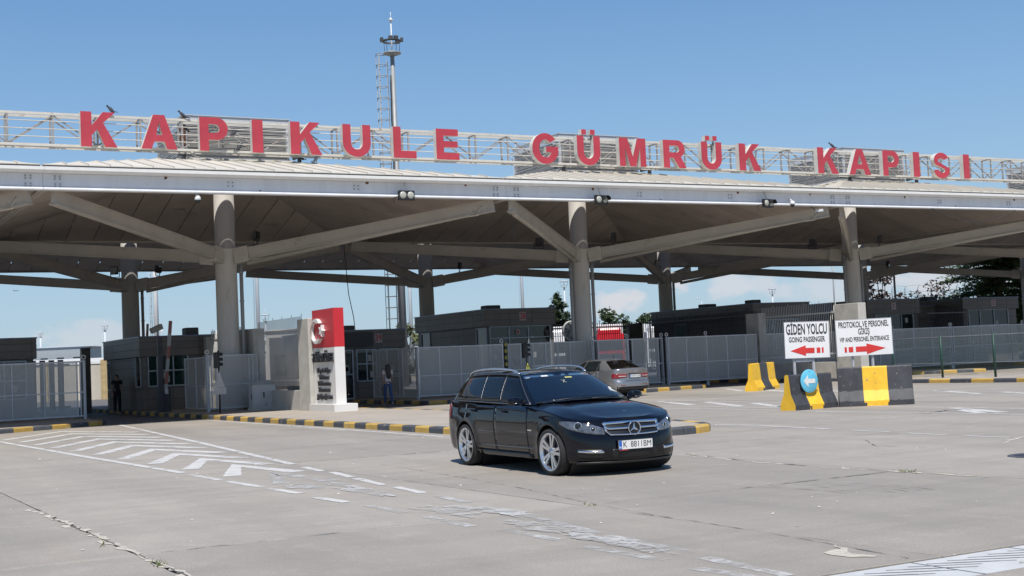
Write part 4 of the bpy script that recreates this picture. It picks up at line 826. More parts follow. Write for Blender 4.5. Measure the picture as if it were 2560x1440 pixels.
for z, s, sx in ((1.36, 'Kapıkule\'ye', 1.18), (1.13, 'Welcome', .92), (.92, 'Willkommen', 1.2), (.71, 'Bienvenue', 1.05), (.47, 'Добре Дошли', 1.42)): text('lettering', s, .22, LT, wp, (-.022, .42, z), tr_, .02, .005, 1, fit=sx)
# utility cabinet
uc = thing('utility_cabinet', 'pale grey utility cabinet with peaked lid beside the concrete bar wall', 'cabinet', (8.2, 5.8, .15)); CAB = M('cabinet_grey', (.46, .46, .45), .5, var=.05)
MB().bbox(-.04, .92, -.04, .5, -.02, .09, .01).ob('base', CONC, uc); MB().box(0, .88, 0, .46, .09, .95).ob('body', CAB, uc)
MB().add([(-.05, -.05, .95), (.93, -.05, .95), (.93, .51, .95), (-.05, .51, .95), (.3, .23, 1.08), (.58, .23, 1.08)], [(3, 2, 1, 0), (0, 1, 5, 4), (1, 2, 5), (2, 3, 4, 5), (3, 0, 4)]).ob('lid', CAB, uc)
MB().box(.34, .86, -.012, -.001, .11, .93).ob('door', CAB, uc); MB().box(.40, .44, -.04, -.013, .45, .66).ob('handle', BLACK, uc)
for x in (.48, .7): MB().box(x, x + .06, -.02, -.013, .16, .26).ob('vent', ARMD, uc)
MB().box(-.012, -.001, .03, .43, .11, .93).ob('door', CAB, uc); MB().box(-.03, -.013, .06, .1, .4, .6).ob('handle', BLACK, uc)
# lane posts, booms
BOOM = band2('boom_paint', (.33, .12, .10), (.42, .40, .38), 2, .5, 0, .5, .7)
bar_fence([(-7, 27), (5.6, 27)], 'dark fence of broad upright boards seen through the left gate', .1, 2.6, BOOTH, step=.43, posts=False, rad=.14)
bp = thing('boom_barrier', 'raised red and white barrier boom on a dark cabinet before the left booth', 'barrier', (6.28, 11.2, 0))
MB().bbox(-.24, .24, -.2, .2, .1, 1.12, .03).ob('cabinet', DARK, bp); MB().bar((.02, -.25, .95), (.30, -.25, 3.75), .1, .12).ob('boom', BOOM, bp); MB().bbox(-.02, .12, -.32, -.2, .85, 1.05, .02).ob('hinge', GALV, bp)
dp = thing('dark_post', 'tall square black post before the left booth window', 'post', (6.13, 11.0, 0)); MB().bbox(-.09, .09, -.09, .09, .05, 3.1, .01).ob('shaft', DARK, dp); MB().box(-.12, .12, -.12, .12, .0, .05).ob('foot', DARK, dp)
bf = thing('boom_barrier', 'far raised white and red boom tip rising over the left booth roof', 'barrier', (8.2, 22.6, 0)); MB().bbox(-.2, .2, -.2, .2, .1, 1.1, .03).ob('cabinet', DARK, bf); MB().bar((0, -.25, .95), (.22, -.25, 4.1), .1, .1).ob('boom', BOOM, bf)
def lane_signal(loc, label, tri, rz=0):
    t = thing('lane_signal', label, 'signal post', loc, rz); MB().tube([(0, 0, 0), (0, 0, 2.25)], .035, 8).ob('post', DARK, t)
    MB().bbox(-.16, .02, -.12, .12, 1.62, 2.2, .03).ob('signal_head', BLACK, t)
    for k in range(3): m = MB(); z = 1.73 + .18 * k; m.grid([[(x, .09 * math.cos(a), z + .09 * math.sin(a)) for x in (.02, .14)] for a in [R(-20 + 22 * q) for q in range(11)]]); m.ob('visor', BLACK, t)
    s = .30; c = 1.24; P = [(-s * .62, c - .3), (s * .62, c - .3), (0, c + .3)]; MB().prism(P, -.06, -.05, plane='xz').ob('triangle_plate', tri[0], t, fix=True)
    if tri[1]:
        Q = [(-s * .46, c - .245), (s * .46, c - .245), (0, c + .2)]; MB().prism(Q, -.066, -.062, plane='xz').ob('triangle_face', tri[1], t, fix=True)
        MB().prism([(-.022, c - .08), (.022, c - .08), (.03, c + .1), (-.03, c + .1)], -.07, -.067, plane='xz').lathe([(0, -.07), (.03, -.07)], (0, 0, c - .15), 'y', 10).ob('exclamation_mark', BLACK, t)
    else: MB().box(-.24, .24, -.06, -.05, c - .56, c - .31).ob('plate', tri[0], t)
    return t
SY = M('sign_yellow', (.60, .62, .10), .5, var=.04)
lane_signal((6.72, 5.0, .14), 'black lane signal post with pale triangle and plate before the first column', (M('plate_grey', (.42, .41, .40), .5), None))
lane_signal((18.32, 3.0, .0), 'black lane signal post with yellow exclamation triangle behind the black car', (BLACK, SY))
sp = tag(MB().box(-.05, .05, -.05, .05, 0, 2.28).ob('striped_pole', band2('hazard_band', (.02, .02, .02), (.42, .36, .06), 2, .14, 0, .5, .8), None, (19.72, 7.25, 0)), 'thin black and yellow striped pole right of the mesh gate', 'pole')
fn = thing('pedestal_fan', 'large grey pedestal fan beside booth 38', 'fan', (26.3, 12.6, 0)); 
MB().tube([(0, 0, .05), (0, 0, 2.6)], .04, 8).ob('stand', DARK, fn); MB().lathe([(0, .05), (.35, .05), (.36, 0)], n=16).ob('foot', DARK, fn); MB().tube([(0, .05, 2.85), (.02, .3, 2.83)], .12, 10).ob('motor', BLACK, fn)
cg = MB()
for k in range(6): cg.lathe([(.06 + .075 * k, -.1 + .012 * k), (.072 + .075 * k, -.1 + .012 * k)], (0, 0, 2.85), 'y', 20)
for k in range(14): a = R(k * 360 / 14); cg.bar((.05 * math.cos(a), -.1, 2.85 + .05 * math.sin(a)), (.46 * math.cos(a), -.03, 2.85 + .46 * math.sin(a)), .012)
cg.lathe([(.44, -.05), (.48, -.05), (.48, .08), (.44, .08), (.44, -.05)], (0, 0, 2.85), 'y', 24); cg.ob('cage', GALV, fn)
for k in range(3): a = R(k * 120 + 20); m = MB(); m.add([(.05 * math.cos(a), -.02, 2.85 + .05 * math.sin(a)), (.4 * math.cos(a - .3), .0, 2.85 + .4 * math.sin(a - .3)), (.42 * math.cos(a + .3), .04, 2.85 + .42 * math.sin(a + .3))], [(0, 1, 2)]); m.ob('blade', ARMD, fn)
ps = thing('concrete_post', 'dark square post seen between the sliding gate and the left booth', 'post', (5.4, 22, 0)); MB().bbox(-.2, .2, -.2, .2, 0, 3.0, .02).ob('shaft', BOOTH, ps); MB().box(-.24, .24, -.24, .24, 3.0, 3.05).ob('cap', CAPB, ps)
lb = thing('loudspeaker', 'grey horn loudspeaker on the left booth roof', 'loudspeaker', (7.0, 14.8, 3.27)); MB().tube([(0, 0, 0), (0, 0, .22)], .03, 6).ob('stem', GALV, lb); MB().bar((-.28, -.1, .22), (.2, .1, .42), .2, .22).ob('horn', CONC, lb)
# ================================================================== BARRIERS AND SIGNS
def barrier(p, ang, ln, ht, bands, label, endc=0):
    t = thing('concrete_barrier', label, 'barrier', (*p, 0), ang, 'black and yellow concrete barriers'); rr = random.Random(int(ln * 100))
    prof = lambda k: [(-.5 + .0, 0), (-.5, .13), (-.49, .145), (-.375, .375), (-.365, .40), (-.315, ht - .03), (-.295, ht), (-.205, ht), (-.185, ht - .03), (-.135, .40), (-.125, .375), (-.01, .145), (0, .13), (0, 0)]
    N_ = 30; m = MB(); rows = []
    P = prof(0)
    for i in range(N_ + 1):
        x = ln * i / N_; rows.append([(x, .5 + y - .5 + rr.gauss(0, .003), max(0, z + (rr.gauss(0, .003) if z > .01 else 0))) for y, z in P])
    rows = [[(x, y + .5, z) for x, y, z in r] for r in rows]
    n = len(P); vs = [q for r in rows for q in r]; nb = len(bands)
    for i in range(N_):
        c = bands[min(nb - 1, int(i / N_ * nb))]
        m.add([], []); 
        for j in range(n - 1): m.f.append([i * n + j, (i + 1) * n + j, (i + 1) * n + j + 1, i * n + j + 1]); m.mi.append(c); m.sm.append(False)
    m.v = vs
    m.f.append(list(range(n))); m.mi.append(endc); m.sm.append(False); m.f.append([N_ * n + j for j in range(n)][::-1]); m.mi.append(bands[-1]); m.sm.append(False)
    m.ob('body', [YEL, KBLK], t, fix=True)
    for x in (ln * .3, ln * .72): MB().box(x - .13, x + .13, -.004, .1, 0, .085).ob('lifting_slot', DARK, t)
    ch = MB()
    for k in range(14):
        x = rr.uniform(.05, ln - .05); z = rr.uniform(.42, ht - .05); s = rr.uniform(.006, .02); y = lerp(.135, .185, (z - .4) / (ht - .43)) - .004
        ch.add([(x + s * math.cos(a) * rr.uniform(.4, 1.3), y, z + s * 1.4 * math.sin(a) * rr.uniform(.4, 1.3)) for a in (0, 1.2, 2.4, 3.6, 4.8)], [(4, 3, 2, 1, 0)])
    tag(ch.ob('chip', M('chip_mark', (.30, .26, .2), .9, var=.6, scale=9), t), kind='stuff')
    return t
barrier((14.99, -16.33), math.atan2(.22, 1.57), 1.62, .89, [1, 0, 1], 'short black and yellow barrier with yellow end carrying the round blue sign', 0)
barrier((16.56, -16.2), math.atan2(-1.15, 1.42), 1.84, 1.0, [1, 0, 1], 'taller black barrier with one yellow band, right of the blue sign', 1)
barrier((24.64, -3.11), R(31), 2.5, 1.03, [0, 1, 0], 'farther barrier with yellow ends and a black band beside the mesh gate', 0)
bs = thing('direction_sign', 'round blue sign with white left arrow leaning on the short barrier', 'sign', (15.60, -16.2, .71), R(3)); BLU = M('sign_blue', (.13, .50, .68), .4, var=.12, scale=3)
MB().lathe([(0, .0), (.285, 0), (.295, .006), (.295, .02), (0, .02)], axis='y', n=36).ob('disc', BLU, bs)
MB().prism([(-.2, 0), (-.05, .15), (-.05, .055), (.19, .055), (.19, -.055), (-.05, -.055), (-.05, -.15)], -.006, -.002, plane='xz').ob('arrow', WHITE, bs, fix=True)
for a in (90, 270): MB().lathe([(0, -.012), (.012, -.012), (.012, 0)], (.25 * math.cos(R(a)), 0, .25 * math.sin(R(a))), 'y', 8).ob('bolt', ARMD, bs)
SGW = M('sign_white', (.74, .74, .74), .4, var=.03); TXB = M('sign_text', (.03, .032, .04), .5); TXR = M('sign_red', (.60, .035, .03), .45, var=.08)
def board(c, rz, w_, h_, label, lines, arrow, tilt=0):
    t = thing('sign_board', label, 'sign', c, rz); t.rotation_euler.y = tilt
    MB().box(-w_ / 2, w_ / 2, 0, .025, -h_ / 2, h_ / 2).ob('plate', SGW, t)
    f = MB(); e = .012
    for a, b, z0, z1 in ((-w_ / 2 - e, w_ / 2 + e, h_ / 2, h_ / 2 + e), (-w_ / 2 - e, w_ / 2 + e, -h_ / 2 - e, -h_ / 2), (-w_ / 2 - e, -w_ / 2, -h_ / 2, h_ / 2), (w_ / 2, w_ / 2 + e, -h_ / 2, h_ / 2)): f.box(a, b, -.004, .03, z0, z1)
    f.ob('edge_trim', GALV, t)
    for s, size, z, fw_, off in lines: text('lettering', s, size, TXB, t, (0, -.004, z), (R(90), 0, 0), .001, off, 1, fit=fw_)
    sg, cx, z, k = arrow; P = lambda q: [(cx + sg * x * k, z + y * .92) for x, y in q]
    am = MB(); am.prism(P([(0, 0), (.42, .15), (.42, .075), (.66, .075), (.66, -.075), (.42, -.075), (.42, -.15)]), -.006, -.002, plane='xz')
    for a, b in ((.72, .82), (.86, .91)): am.prism(P([(a, .075), (b, .075), (b, -.075), (a, -.075)]), -.006, -.002, plane='xz')
    am.ob('arrow', TXR, t, fix=True)
    MB().box(-w_ / 2 + .1, w_ / 2 - .1, .03, .06, .2, .25).box(-w_ / 2 + .1, w_ / 2 - .1, .03, .06, -.25, -.2).ob('brace', GALV, t)
    return t
board((16.43, -15.25, 1.755), R(-28.9), 1.15, .93, 'white GİDEN YOLCU board with red left arrow behind the barriers', [('GİDEN YOLCU', .38, .265, 1.07, .009), ('GOING PASSENGER', .19, .005, .95, .004)], (1, -.44, -.28, .95), R(.6))
board((17.74, -15.98, 1.755), R(-28.9), 1.445, .93, 'white PROTOKOL board with red right arrow behind the barriers', [('PROTOKOL VE PERSONEL', .215, .335, 1.31, .004), ('GİRİŞ', .215, .145, .30, .004), ('VIP AND PERSONEL ENTERANCE', .165, -.05, 1.29, .003)], (-1, .54, -.305, 1.18), R(-.6))
st = thing('sign_stand', 'grey steel stand holding up the two white sign boards', 'stand', (0, 0, 0))
[MB().bar((x_, y_, 0), (x_, y_, 1.95), .05).ob('post', GALV, st) for x_, y_ in ((16.6, -15.26), (16.16, -15.02), (17.95, -16.02), (17.5, -15.76))]; MB().bar((16.57, -15.25, 1.22), (16.19, -15.04, 1.22), .05, .06).ob('cross_bar', GALV, st)
gf = thing('wire_fence', 'dark green wire mesh fence on posts along the right kerbed island', 'fence', (31.75, 0, 0)); GRN = M('post_green', (.012, .05, .035), .5)
for k in range(9):
    y = -2.9 - 2.52 * k; MB().tube([(0, y, .1), (0, y, 1.75)], .045, 8).ob('post', GRN, gf)
    if k < 8: mesh_quad((0, y - .05), (0, y - 2.47), .2, 1.7, gf, WIREG)
for z in (.7, 1.7): MB().tube([(0, -2.9, z), (0, -23, z)], .008, 5).ob('wire', GALV, gf)
# ================================================================== CARS
def crv(P, x):
    "smooth curve through (x, y) knots"
    n = len(P)
    if x <= P[0][0]: return P[0][1]
    if x >= P[-1][0]: return P[-1][1]
    i = 0
    while x > P[i + 1][0]: i += 1
    def tan(k):
        if k == 0: return (P[1][1] - P[0][1]) / (P[1][0] - P[0][0])
        if k == n - 1: return (P[-1][1] - P[-2][1]) / (P[-1][0] - P[-2][0])
        a = (P[k][1] - P[k - 1][1]) / (P[k][0] - P[k - 1][0]); b = (P[k + 1][1] - P[k][1]) / (P[k + 1][0] - P[k][0]); return 0 if a * b < 0 else (a + b) / 2
    h = P[i + 1][0] - P[i][0]; t = (x - P[i][0]) / h; m0, m1 = tan(i) * h, tan(i + 1) * h
    return (2 * t ** 3 - 3 * t * t + 1) * P[i][1] + (t ** 3 - 2 * t * t + t) * m0 + (-2 * t ** 3 + 3 * t * t) * P[i + 1][1] + (t ** 3 - t * t) * m1
class Car:
    def __init__(s, q): s.__dict__.update(q)
    # lower body ----------------------------------------------------------
    def plan(s, t): return spline(s.path, t)
    def zb(s, x):
        z = crv(s.bottom, x)
        for xa in (0, s.wb):
            if abs(x - xa) < s.ra: z = max(z, s.rw + math.sqrt(s.ra ** 2 - (x - xa) ** 2) * .98 + .005)
        return z
    def zt(s, x): return crv(s.top, x)
    def body(s, t, z, side=1, off=0.):
        X, Y, wf, wr = s.plan(t); k = crv(s.sidef, z)
        y = Y * (k + (1 - k) * .5 * max(wf, wr)); x = X - wf * crv(s.frontf, z) + wr * crv(s.rearf, z)
        for xa in (0, s.wb):
            d = math.hypot(X - xa, z - s.rw) - s.ra
            if wf < .3 and wr < .3: y += s.flare * math.exp(-(d / .07) ** 2)
        if off:
            e = 1e-3; a = Vector(s.body(min(t + e, 1), z, 1)) - Vector(s.body(max(t - e, 0), z, 1)); b = Vector(s.body(t, z + .01, 1)) - Vector(s.body(t, z - .01, 1)); n = b.cross(a); n = n.normalized() if n.length > 1e-9 else Vector((1, 0, 0))
            if n.y < 0 and wf < .5 and wr < .5: n = -n
            if wf > .5 and n.x < 0: n = -n
            if wr > .5 and n.x > 0: n = -n
            x += n.x * off; y += n.y * off; z += n.z * off
        return (x, side * y, z)
    def t_of_x(s, x):
        lo, hi = s.tside
        for _ in range(40):
            m = (lo + hi) / 2
            if s.plan(m)[0] > x: lo = m
            else: hi = m
        return lo
    def t_of_y(s, y, front=True):
        lo, hi = (0, s.tside[0] + .02) if front else (s.tside[1] - .02, 1)
        for _ in range(40):
            m = (lo + hi) / 2
            if (s.plan(m)[1] < abs(y)) == front: lo = m
            else: hi = m
        return lo
    def patch(s, ts, zl, zu, side, off, m, parent, name, nz=6, both=False, rim=.012):
        "patch on the lower body: ts = list of (t, side); zl/zu functions of index fraction"
        rows = []; n = len(ts)
        for i, (t, sd) in enumerate(ts):
            f = i / (n - 1); a, b = zl(f), zu(f)
            r = [s.body(t, lerp(a, b, k / nz), sd, off) for k in range(nz + 1)]
            rows.append([s.body(t, a, sd, off - rim)] + r + [s.body(t, b, sd, off - rim)])
        e0 = [s.body(ts[0][0], lerp(zl(0), zu(0), min(1, max(0, (k - 1) / nz))), ts[0][1], off - rim) for k in range(nz + 3)]; e1 = [s.body(ts[-1][0], lerp(zl(1), zu(1), min(1, max(0, (k - 1) / nz))), ts[-1][1], off - rim) for k in range(nz + 3)]
        g_ = MB(); g_.grid([e0] + rows + [e1]); o = g_.ob(name, m, parent, fix=True); return o
    # greenhouse -----------------------------------------------------------
    def gh(s, u, v, off=0.):
        sd = 1 if u >= 0 else -1; u_ = abs(u); k = min(int(u_), 2); f = u_ - k
        a = spline(s.low[k], f); b = spline(s.high[k], f); p = Vector([lerp(a[i], b[i], v) for i in range(3)]); bl = s.gbulge * math.sin(math.pi * v)
        if k == 1: p.y += bl; p.z += 0
        elif k == 0: p.x += bl * .9 * (1 - f * .5); p.z += bl * .5; p.y += bl * f
        else: p.x -= bl * .7; p.y += bl * (1 - f)
        if off:
            e = .01; q1 = s.gh(max(u_ - e, 0), v); q2 = s.gh(min(u_ + e, 2.999), v); q3 = s.gh(u_, v - e); q4 = s.gh(u_, v + e); n = (q4 - q3).cross(q2 - q1); n = n.normalized(); c = p - Vector((.5, 0, .6))
            if n.dot(c) < 0: n = -n
            p = p + n * off
        return Vector((p.x, sd * p.y, p.z))
    def u_of_x(s, x, v):
        lo, hi = 1., 2.
        for _ in range(30):
            m = (lo + hi) / 2
            if s.gh(m, v).x > x: lo = m
            else: hi = m
        return lo
    def gpatch(s, us, v0, v1, off, m, parent, name, nv=6, rim=.012, sides=None):
        "us(v) -> list of u along the patch at height v"
        rows = []
        for k in range(nv + 1):
            v = lerp(v0, v1, k / nv); rows.append([s.gh(u, v, off) for u in us((v - v0) / (v1 - v0), v)])
        e0 = [s.gh(u, v0, off - rim) for u in us(0, v0)]; e1 = [s.gh(u, v1, off - rim) for u in us(1, v1)]
        g_ = MB(); g_.grid([e0] + rows + [e1]); return g_.ob(name, m, parent, fix=True)
    def build(s, t, paint, under):
        NS = 190; NV = 16; cap_f, cap_r = s.t_of_x(s.xhood), s.t_of_x(s.xdeck)
        b = MB()
        for sd in (1, -1):
            rows = []
            for i in range(NS + 1):
                tt = i / NS; X = s.plan(tt)[0]; z0, z1 = s.zb(X), s.zt(X); r = []
                p0 = s.body(tt, z0, sd); r.append((p0[0] * .985 + .02, p0[1] * .80, z0 + .02)); r.append((p0[0], p0[1] * .975, z0 - .002))
                r += [s.body(tt, lerp(z0, z1, k / NV), sd) for k in range(NV + 1)]
                p1 = r[-1]; r.append((p1[0], p1[1] * .965, p1[2] + .008))
                if cap_f < tt < cap_r: r.append((p1[0], p1[1] * .80, p1[2] + .006))
                else: r.append((p1[0], p1[1] * .962, p1[2] + .008))
                rows.append(r)
            b.grid(rows, flip=sd < 0)
        b.ob('body', paint, t, fix=True)
        for nm, lo, hi, crown in (('hood', 0, cap_f, s.crown), ('boot_lid', cap_r, 1, s.crown_r)):
            if crown is None: continue
            rows = []; K = 40
            for i in range(K + 1):
                tt = lerp(lo, hi, i / K); X = s.plan(tt)[0]; p = s.body(tt, s.zt(X)); yy = p[1] * .963; c = crv(crown, p[0])
                rows.append([(p[0] + s.hoodbow * (1 - (w_ / 10) ** 2) * (1 if nm == 'hood' else 0) * 0, yy * w_ / 10, p[2] + .008 + c * (1 - abs(w_ / 10) ** 2.6) + s.ridge * math.exp(-((abs(w_) - 7.4) / 1.3) ** 2) * min(1, max(0, (p[0] - 1.2))) * (1 if nm == 'hood' else 0)) for w_ in range(-10, 11)])
            MB().grid(rows, flip=False).ob(nm, paint, t, fix=True)
        g_ = MB()
        NU = 30
        for sd in (1, -1):
            for k in range(3):
                if k == 0: ulist = [.94 + .06 * i / 3 for i in range(4)]
                elif k == 2 and s.open_rear: ulist = [2 + .08 * i / 3 for i in range(4)]
                else: ulist = [k + (i / NU) * (.9999 if k == 2 else 1) for i in range(NU + 1)]
                g_.grid([[s.gh(sd * u, v / 8) for v in range(9)] for u in ulist], flip=sd < 0)
        hd = [(.93, 1.0)] + ([] if not s.open_rear else [])
        for v0, v1 in ((.94, 1.0),):
            g_.grid([[s.gh((-.94 + 1.88 * i / 20) or 1e-6, lerp(v0, v1, k / 2)) for i in range(21)] for k in range(3)])
        if s.open_rear:
            for v0, v1 in ((.0, .05), (.93, 1.)):
                for sd in (1, -1): g_.grid([[s.gh(sd * (2.08 + .919 * i / 12), lerp(v0, v1, k / 2)) for i in range(13)] for k in range(3)])
        # roof skin
        rows = []; us = [i / 12 for i in range(13)] + [1 + i / 24 for i in range(1, 25)] + [2 + i / 12 * .9999 for i in range(1, 13)]
        for u in us:
            p = s.gh(u, 1.); rows.append([(p.x, p.y * w_ / 8, p.z + s.rcrown * (1 - (w_ / 8) ** 2) * min(1, p.y / .5)) for w_ in range(-8, 9)])
        g_.grid(rows); g_.ob('cabin', paint, t, fix=True)
        u_ = MB().box(s.path[-1][0] + .25, s.path[0][0] - .3, -.6, .6, .17, .6)
        for xa in (0, s.wb): u_.lathe([(s.ra + .02, -.74), (s.ra + .03, -.3), (s.ra + .03, .3), (s.ra + .02, .74)], (xa, 0, s.rw), 'y', 28)
        u_.ob('underbody', under, t)
TYRE = M('tyre', (.02, .02, .021), .8, var=.1); ALLOY = M('alloy', (.62, .63, .65), .22, metal=.9, var=.03); DISC = M('brake_disc', (.06, .06, .065), .5, metal=.5)
def wheel(par, x, y, r, wd, rr, side, spokes=5, turn=0., ang=10, key='a'):
    k = (key, side, r)
    if k not in cache:
        ty = MB(); h = wd / 2; ty.lathe([(rr, -h * .92), (rr + .012, -h * .97), ((r + rr) / 2 + .02, -h), (r - .035, -h * .94), (r - .012, -h * .82), (r, -h * .6), (r, h * .6), (r - .012, h * .82), (r - .035, h * .94), ((r + rr) / 2 + .02, h), (rr + .012, h * .97), (rr, h * .92)], axis='y', n=40)
        rm = MB(); o = side * h
        rm.lathe([(rr + .006, o * .98), (rr - .004, o * .99), (rr - .018, o * .90), (rr - .03, o * .55), (rr - .032, -o * .9)], axis='y', n=40)
        for i in range(spokes):
            for d in ((-.16, .16) if key == 'a' else (0,)):
                a = 2 * math.pi * i / spokes + R(ang); c0, c1 = a + d * 1.5, a + d * (1.05 if key == 'a' else 1); w0, w1 = (.017, .021) if key == 'a' else (.05, .04)
                P = lambda rad, aa, yy, ww, s_: (rad * math.cos(aa) - s_ * ww * math.sin(aa), yy, rad * math.sin(aa) + s_ * ww * math.cos(aa))
                vs = [P(.05, c0, o * .78, w0, -1), P(.05, c0, o * .78, w0, 1), P(rr - .012, c1, o * .90, w1, 1), P(rr - .012, c1, o * .90, w1, -1), P(.05, c0, o * .5, w0, -1), P(.05, c0, o * .5, w0, 1), P(rr - .012, c1, o * .55, w1, 1), P(rr - .012, c1, o * .55, w1, -1)]
                f = [(0, 1, 2, 3), (4, 7, 6, 5), (0, 4, 5, 1), (1, 5, 6, 2), (2, 6, 7, 3), (3, 7, 4, 0)]; rm.add(vs, f)
        rm.lathe([(0, o * .80), (.034, o * .80), (.036, o * .76), (.075, o * .74), (.08, o * .5)], axis='y', n=20)
        for i in range(5): a = R(i * 72 + 46); rm.lathe([(0, o * .78), (.009, o * .78), (.01, o * .7)], (.055 * math.cos(a), 0, .055 * math.sin(a)), 'y', 8)
        dk = MB(); dk.lathe([(0, o * .35), (rr * .78, o * .35), (rr * .78, o * .25), (0, o * .25)], axis='y', n=28)
        cache[k] = (ty.mesh('tyre', TYRE, True), rm.mesh('rim', ALLOY, True), dk.mesh('brake_disc', DISC, True))
    a, b, c = cache[k]; wt = thing('wheel', None, None, (x, y, r)); wt.parent = par; wt.rotation_euler.z = turn
    link('tyre', a, wt); link('rim', b, wt); link('brake_disc', c, wt); return wt
PLATE = M('plate_white', (.70, .70, .68), .35, var=.02); PBLUE = M('plate_blue', (.02, .12, .45), .35); PTXT = M('plate_text', (.02, .02, .022), .4)
def plate(par, loc, rot, body, eu, h=.115, sx=.86, w_=.52):
    e = thing('number_plate', None, None, loc); e.parent = par; e.rotation_euler = rot
    MB().bbox(-w_ / 2 - .01, w_ / 2 + .01, .0, .012, -h / 2 - .012, h / 2 + .012, .004).ob('plate_frame', BLACK, e); MB().box(-w_ / 2, w_ / 2, -.006, -.0005, -h / 2, h / 2).ob('plate_face', PLATE, e); MB().box(-w_ / 2 + .001, -w_ / 2 + .046, -.0085, -.0065, -h / 2 + .001, h / 2 - .001).ob('blue_band', PBLUE, e)
    text('lettering', body, .112, PTXT, e, (.024, -.007, 0), (R(90), 0, 0), .0008, .0, 1, fit=.43); text('lettering', eu, .034, PLATE, e, (-w_ / 2 + .023, -.009, -.032), (R(90), 0, 0), .0005, .0005, .9); return e
TRIMD = M('trim_satin', (.16, .165, .175), .35, metal=.8)
GLASSS = M('tinted_car_glass', (.004, .005, .007), .03, var=.3, spec=.32)
GLW = glass('windscreen_glass', (.20, .24, .27), .6); GLR = glass('rear_glass', (.18, .20, .14), .35)
BLKP = M('black_metallic_paint', (.0022, .0028, .006), .035, var=.04, coat=0., spec=.45)
SILV = M('silver_metallic_paint', (.33, .335, .35), .33, metal=.75, var=.03, coat=.8)
LAMPG = M('headlamp_clear', (.10, .112, .13), .05, metal=.3, var=.6, scale=16, coat=1.); SEAT = M('seat_fabric', (.012, .012, .013), .8); TAIL = M('tail_lamp_red', (.22, .004, .008), .1, var=.2, scale=10, coat=1.)
SMOK = M('dark_chrome', (.20, .205, .22), .15, metal=1.); GRIL = M('grille_black', (.008, .008, .009), .4)
# --- black estate
est = Car(dict(wb=2.76, rw=.322, ra=.368, flare=.014, gbulge=.016, ridge=.012, hoodbow=0, rcrown=.035, open_rear=False, tside=(.2, .8), xhood=2.0, xdeck=-.55,
    path=[(3.56, 0, 1, 0), (3.55, .22, 1, 0), (3.50, .46, 1, 0), (3.38, .68, .92, 0), (3.17, .825, .6, 0), (2.86, .878, .15, 0), (2.4, .887, 0, 0), (1.8, .888, 0, 0), (1.2, .888, 0, 0), (.6, .888, 0, 0), (0, .885, 0, 0), (-.4, .875, 0, .1), (-.68, .845, 0, .35), (-.88, .755, 0, .8), (-.98, .58, 0, 1), (-1.02, .3, 0, 1), (-1.03, 0, 0, 1)],
    bottom=[(-1.1, .34), (-.7, .25), (-.3, .22), (.5, .20), (2.3, .20), (3.2, .185), (3.56, .19)], top=[(-1.05, .985), (-.6, .99), (0, .985), (.8, .965), (1.6, .945), (2.0, .925), (2.5, .882), (2.8, .845), (3.0, .812), (3.15, .785), (3.3, .76), (3.48, .732), (3.56, .725)],
    sidef=[(.15, .925), (.24, .955), (.36, .972), (.48, .99), (.6, .998), (.70, .999), (.765, .995), (.80, .985), (.86, .975), (.93, .958), (1.0, .93)], frontf=[(.15, .09), (.20, .035), (.28, .0), (.42, 0), (.52, .015), (.6, .05), (.68, .09), (.75, .14)], rearf=[(.2, .14), (.34, .03), (.45, 0), (.6, 0), (.8, .03), (1.0, .075)],
    crown=[(1.9, .07), (2.3, .066), (3.0, .05), (3.3, .034), (3.45, .02), (3.56, .0)], crown_r=[(-1.1, 0.0), (-.5, .01)],
    low=[[(2.42, 0, .985), (2.40, .3, .98), (2.31, .58, .965), (2.14, .785, .942)], [(2.14, .785, .942), (1.6, .832, .95), (1.0, .845, .96), (.4, .846, .972), (-.25, .832, .985), (-.62, .775, .99)], [(-.62, .775, .99), (-.80, .62, .995), (-.88, .35, .99), (-.90, 0, .99)]],
    high=[[(1.58, 0, 1.382), (1.55, .25, 1.379), (1.46, .44, 1.373), (1.35, .555, 1.36)], [(1.35, .555, 1.36), (1.0, .588, 1.392), (.55, .597, 1.404), (.1, .595, 1.40), (-.28, .575, 1.38), (-.55, .53, 1.345)], [(-.55, .53, 1.345), (-.63, .4, 1.352), (-.67, .22, 1.358), (-.68, 0, 1.36)]]))
bc = thing('parked_car', 'black estate car with silver roof rails in the middle of the forecourt', 'car', (3.06, -23.55, 0), math.atan2(-.999, -.046))
bc.name = 'estate_car'
est.build(bc, BLKP, RUB)
sx_ = lambda sd: [(1 if sd > 0 else -1)]
def ulist(c, x0b, x0t, x1b, x1t, sd, n=10):
    def f(q, v):
        a = x0b if isinstance(x0b, str) else None; u0 = float(x0b[1:]) if a else c.u_of_x(lerp(x0b, x0t, q), v); u1 = float(x1b[1:]) if isinstance(x1b, str) else c.u_of_x(lerp(x1b, x1t, q), v)
        return [sd * lerp(u0, u1, i / n) for i in range(n + 1)]
    return f
def zconst(*z):
    return lambda f: (lambda k: lerp(z[k], z[k + 1], f * (len(z) - 1) - k))(min(int(f * (len(z) - 1)), len(z) - 2))
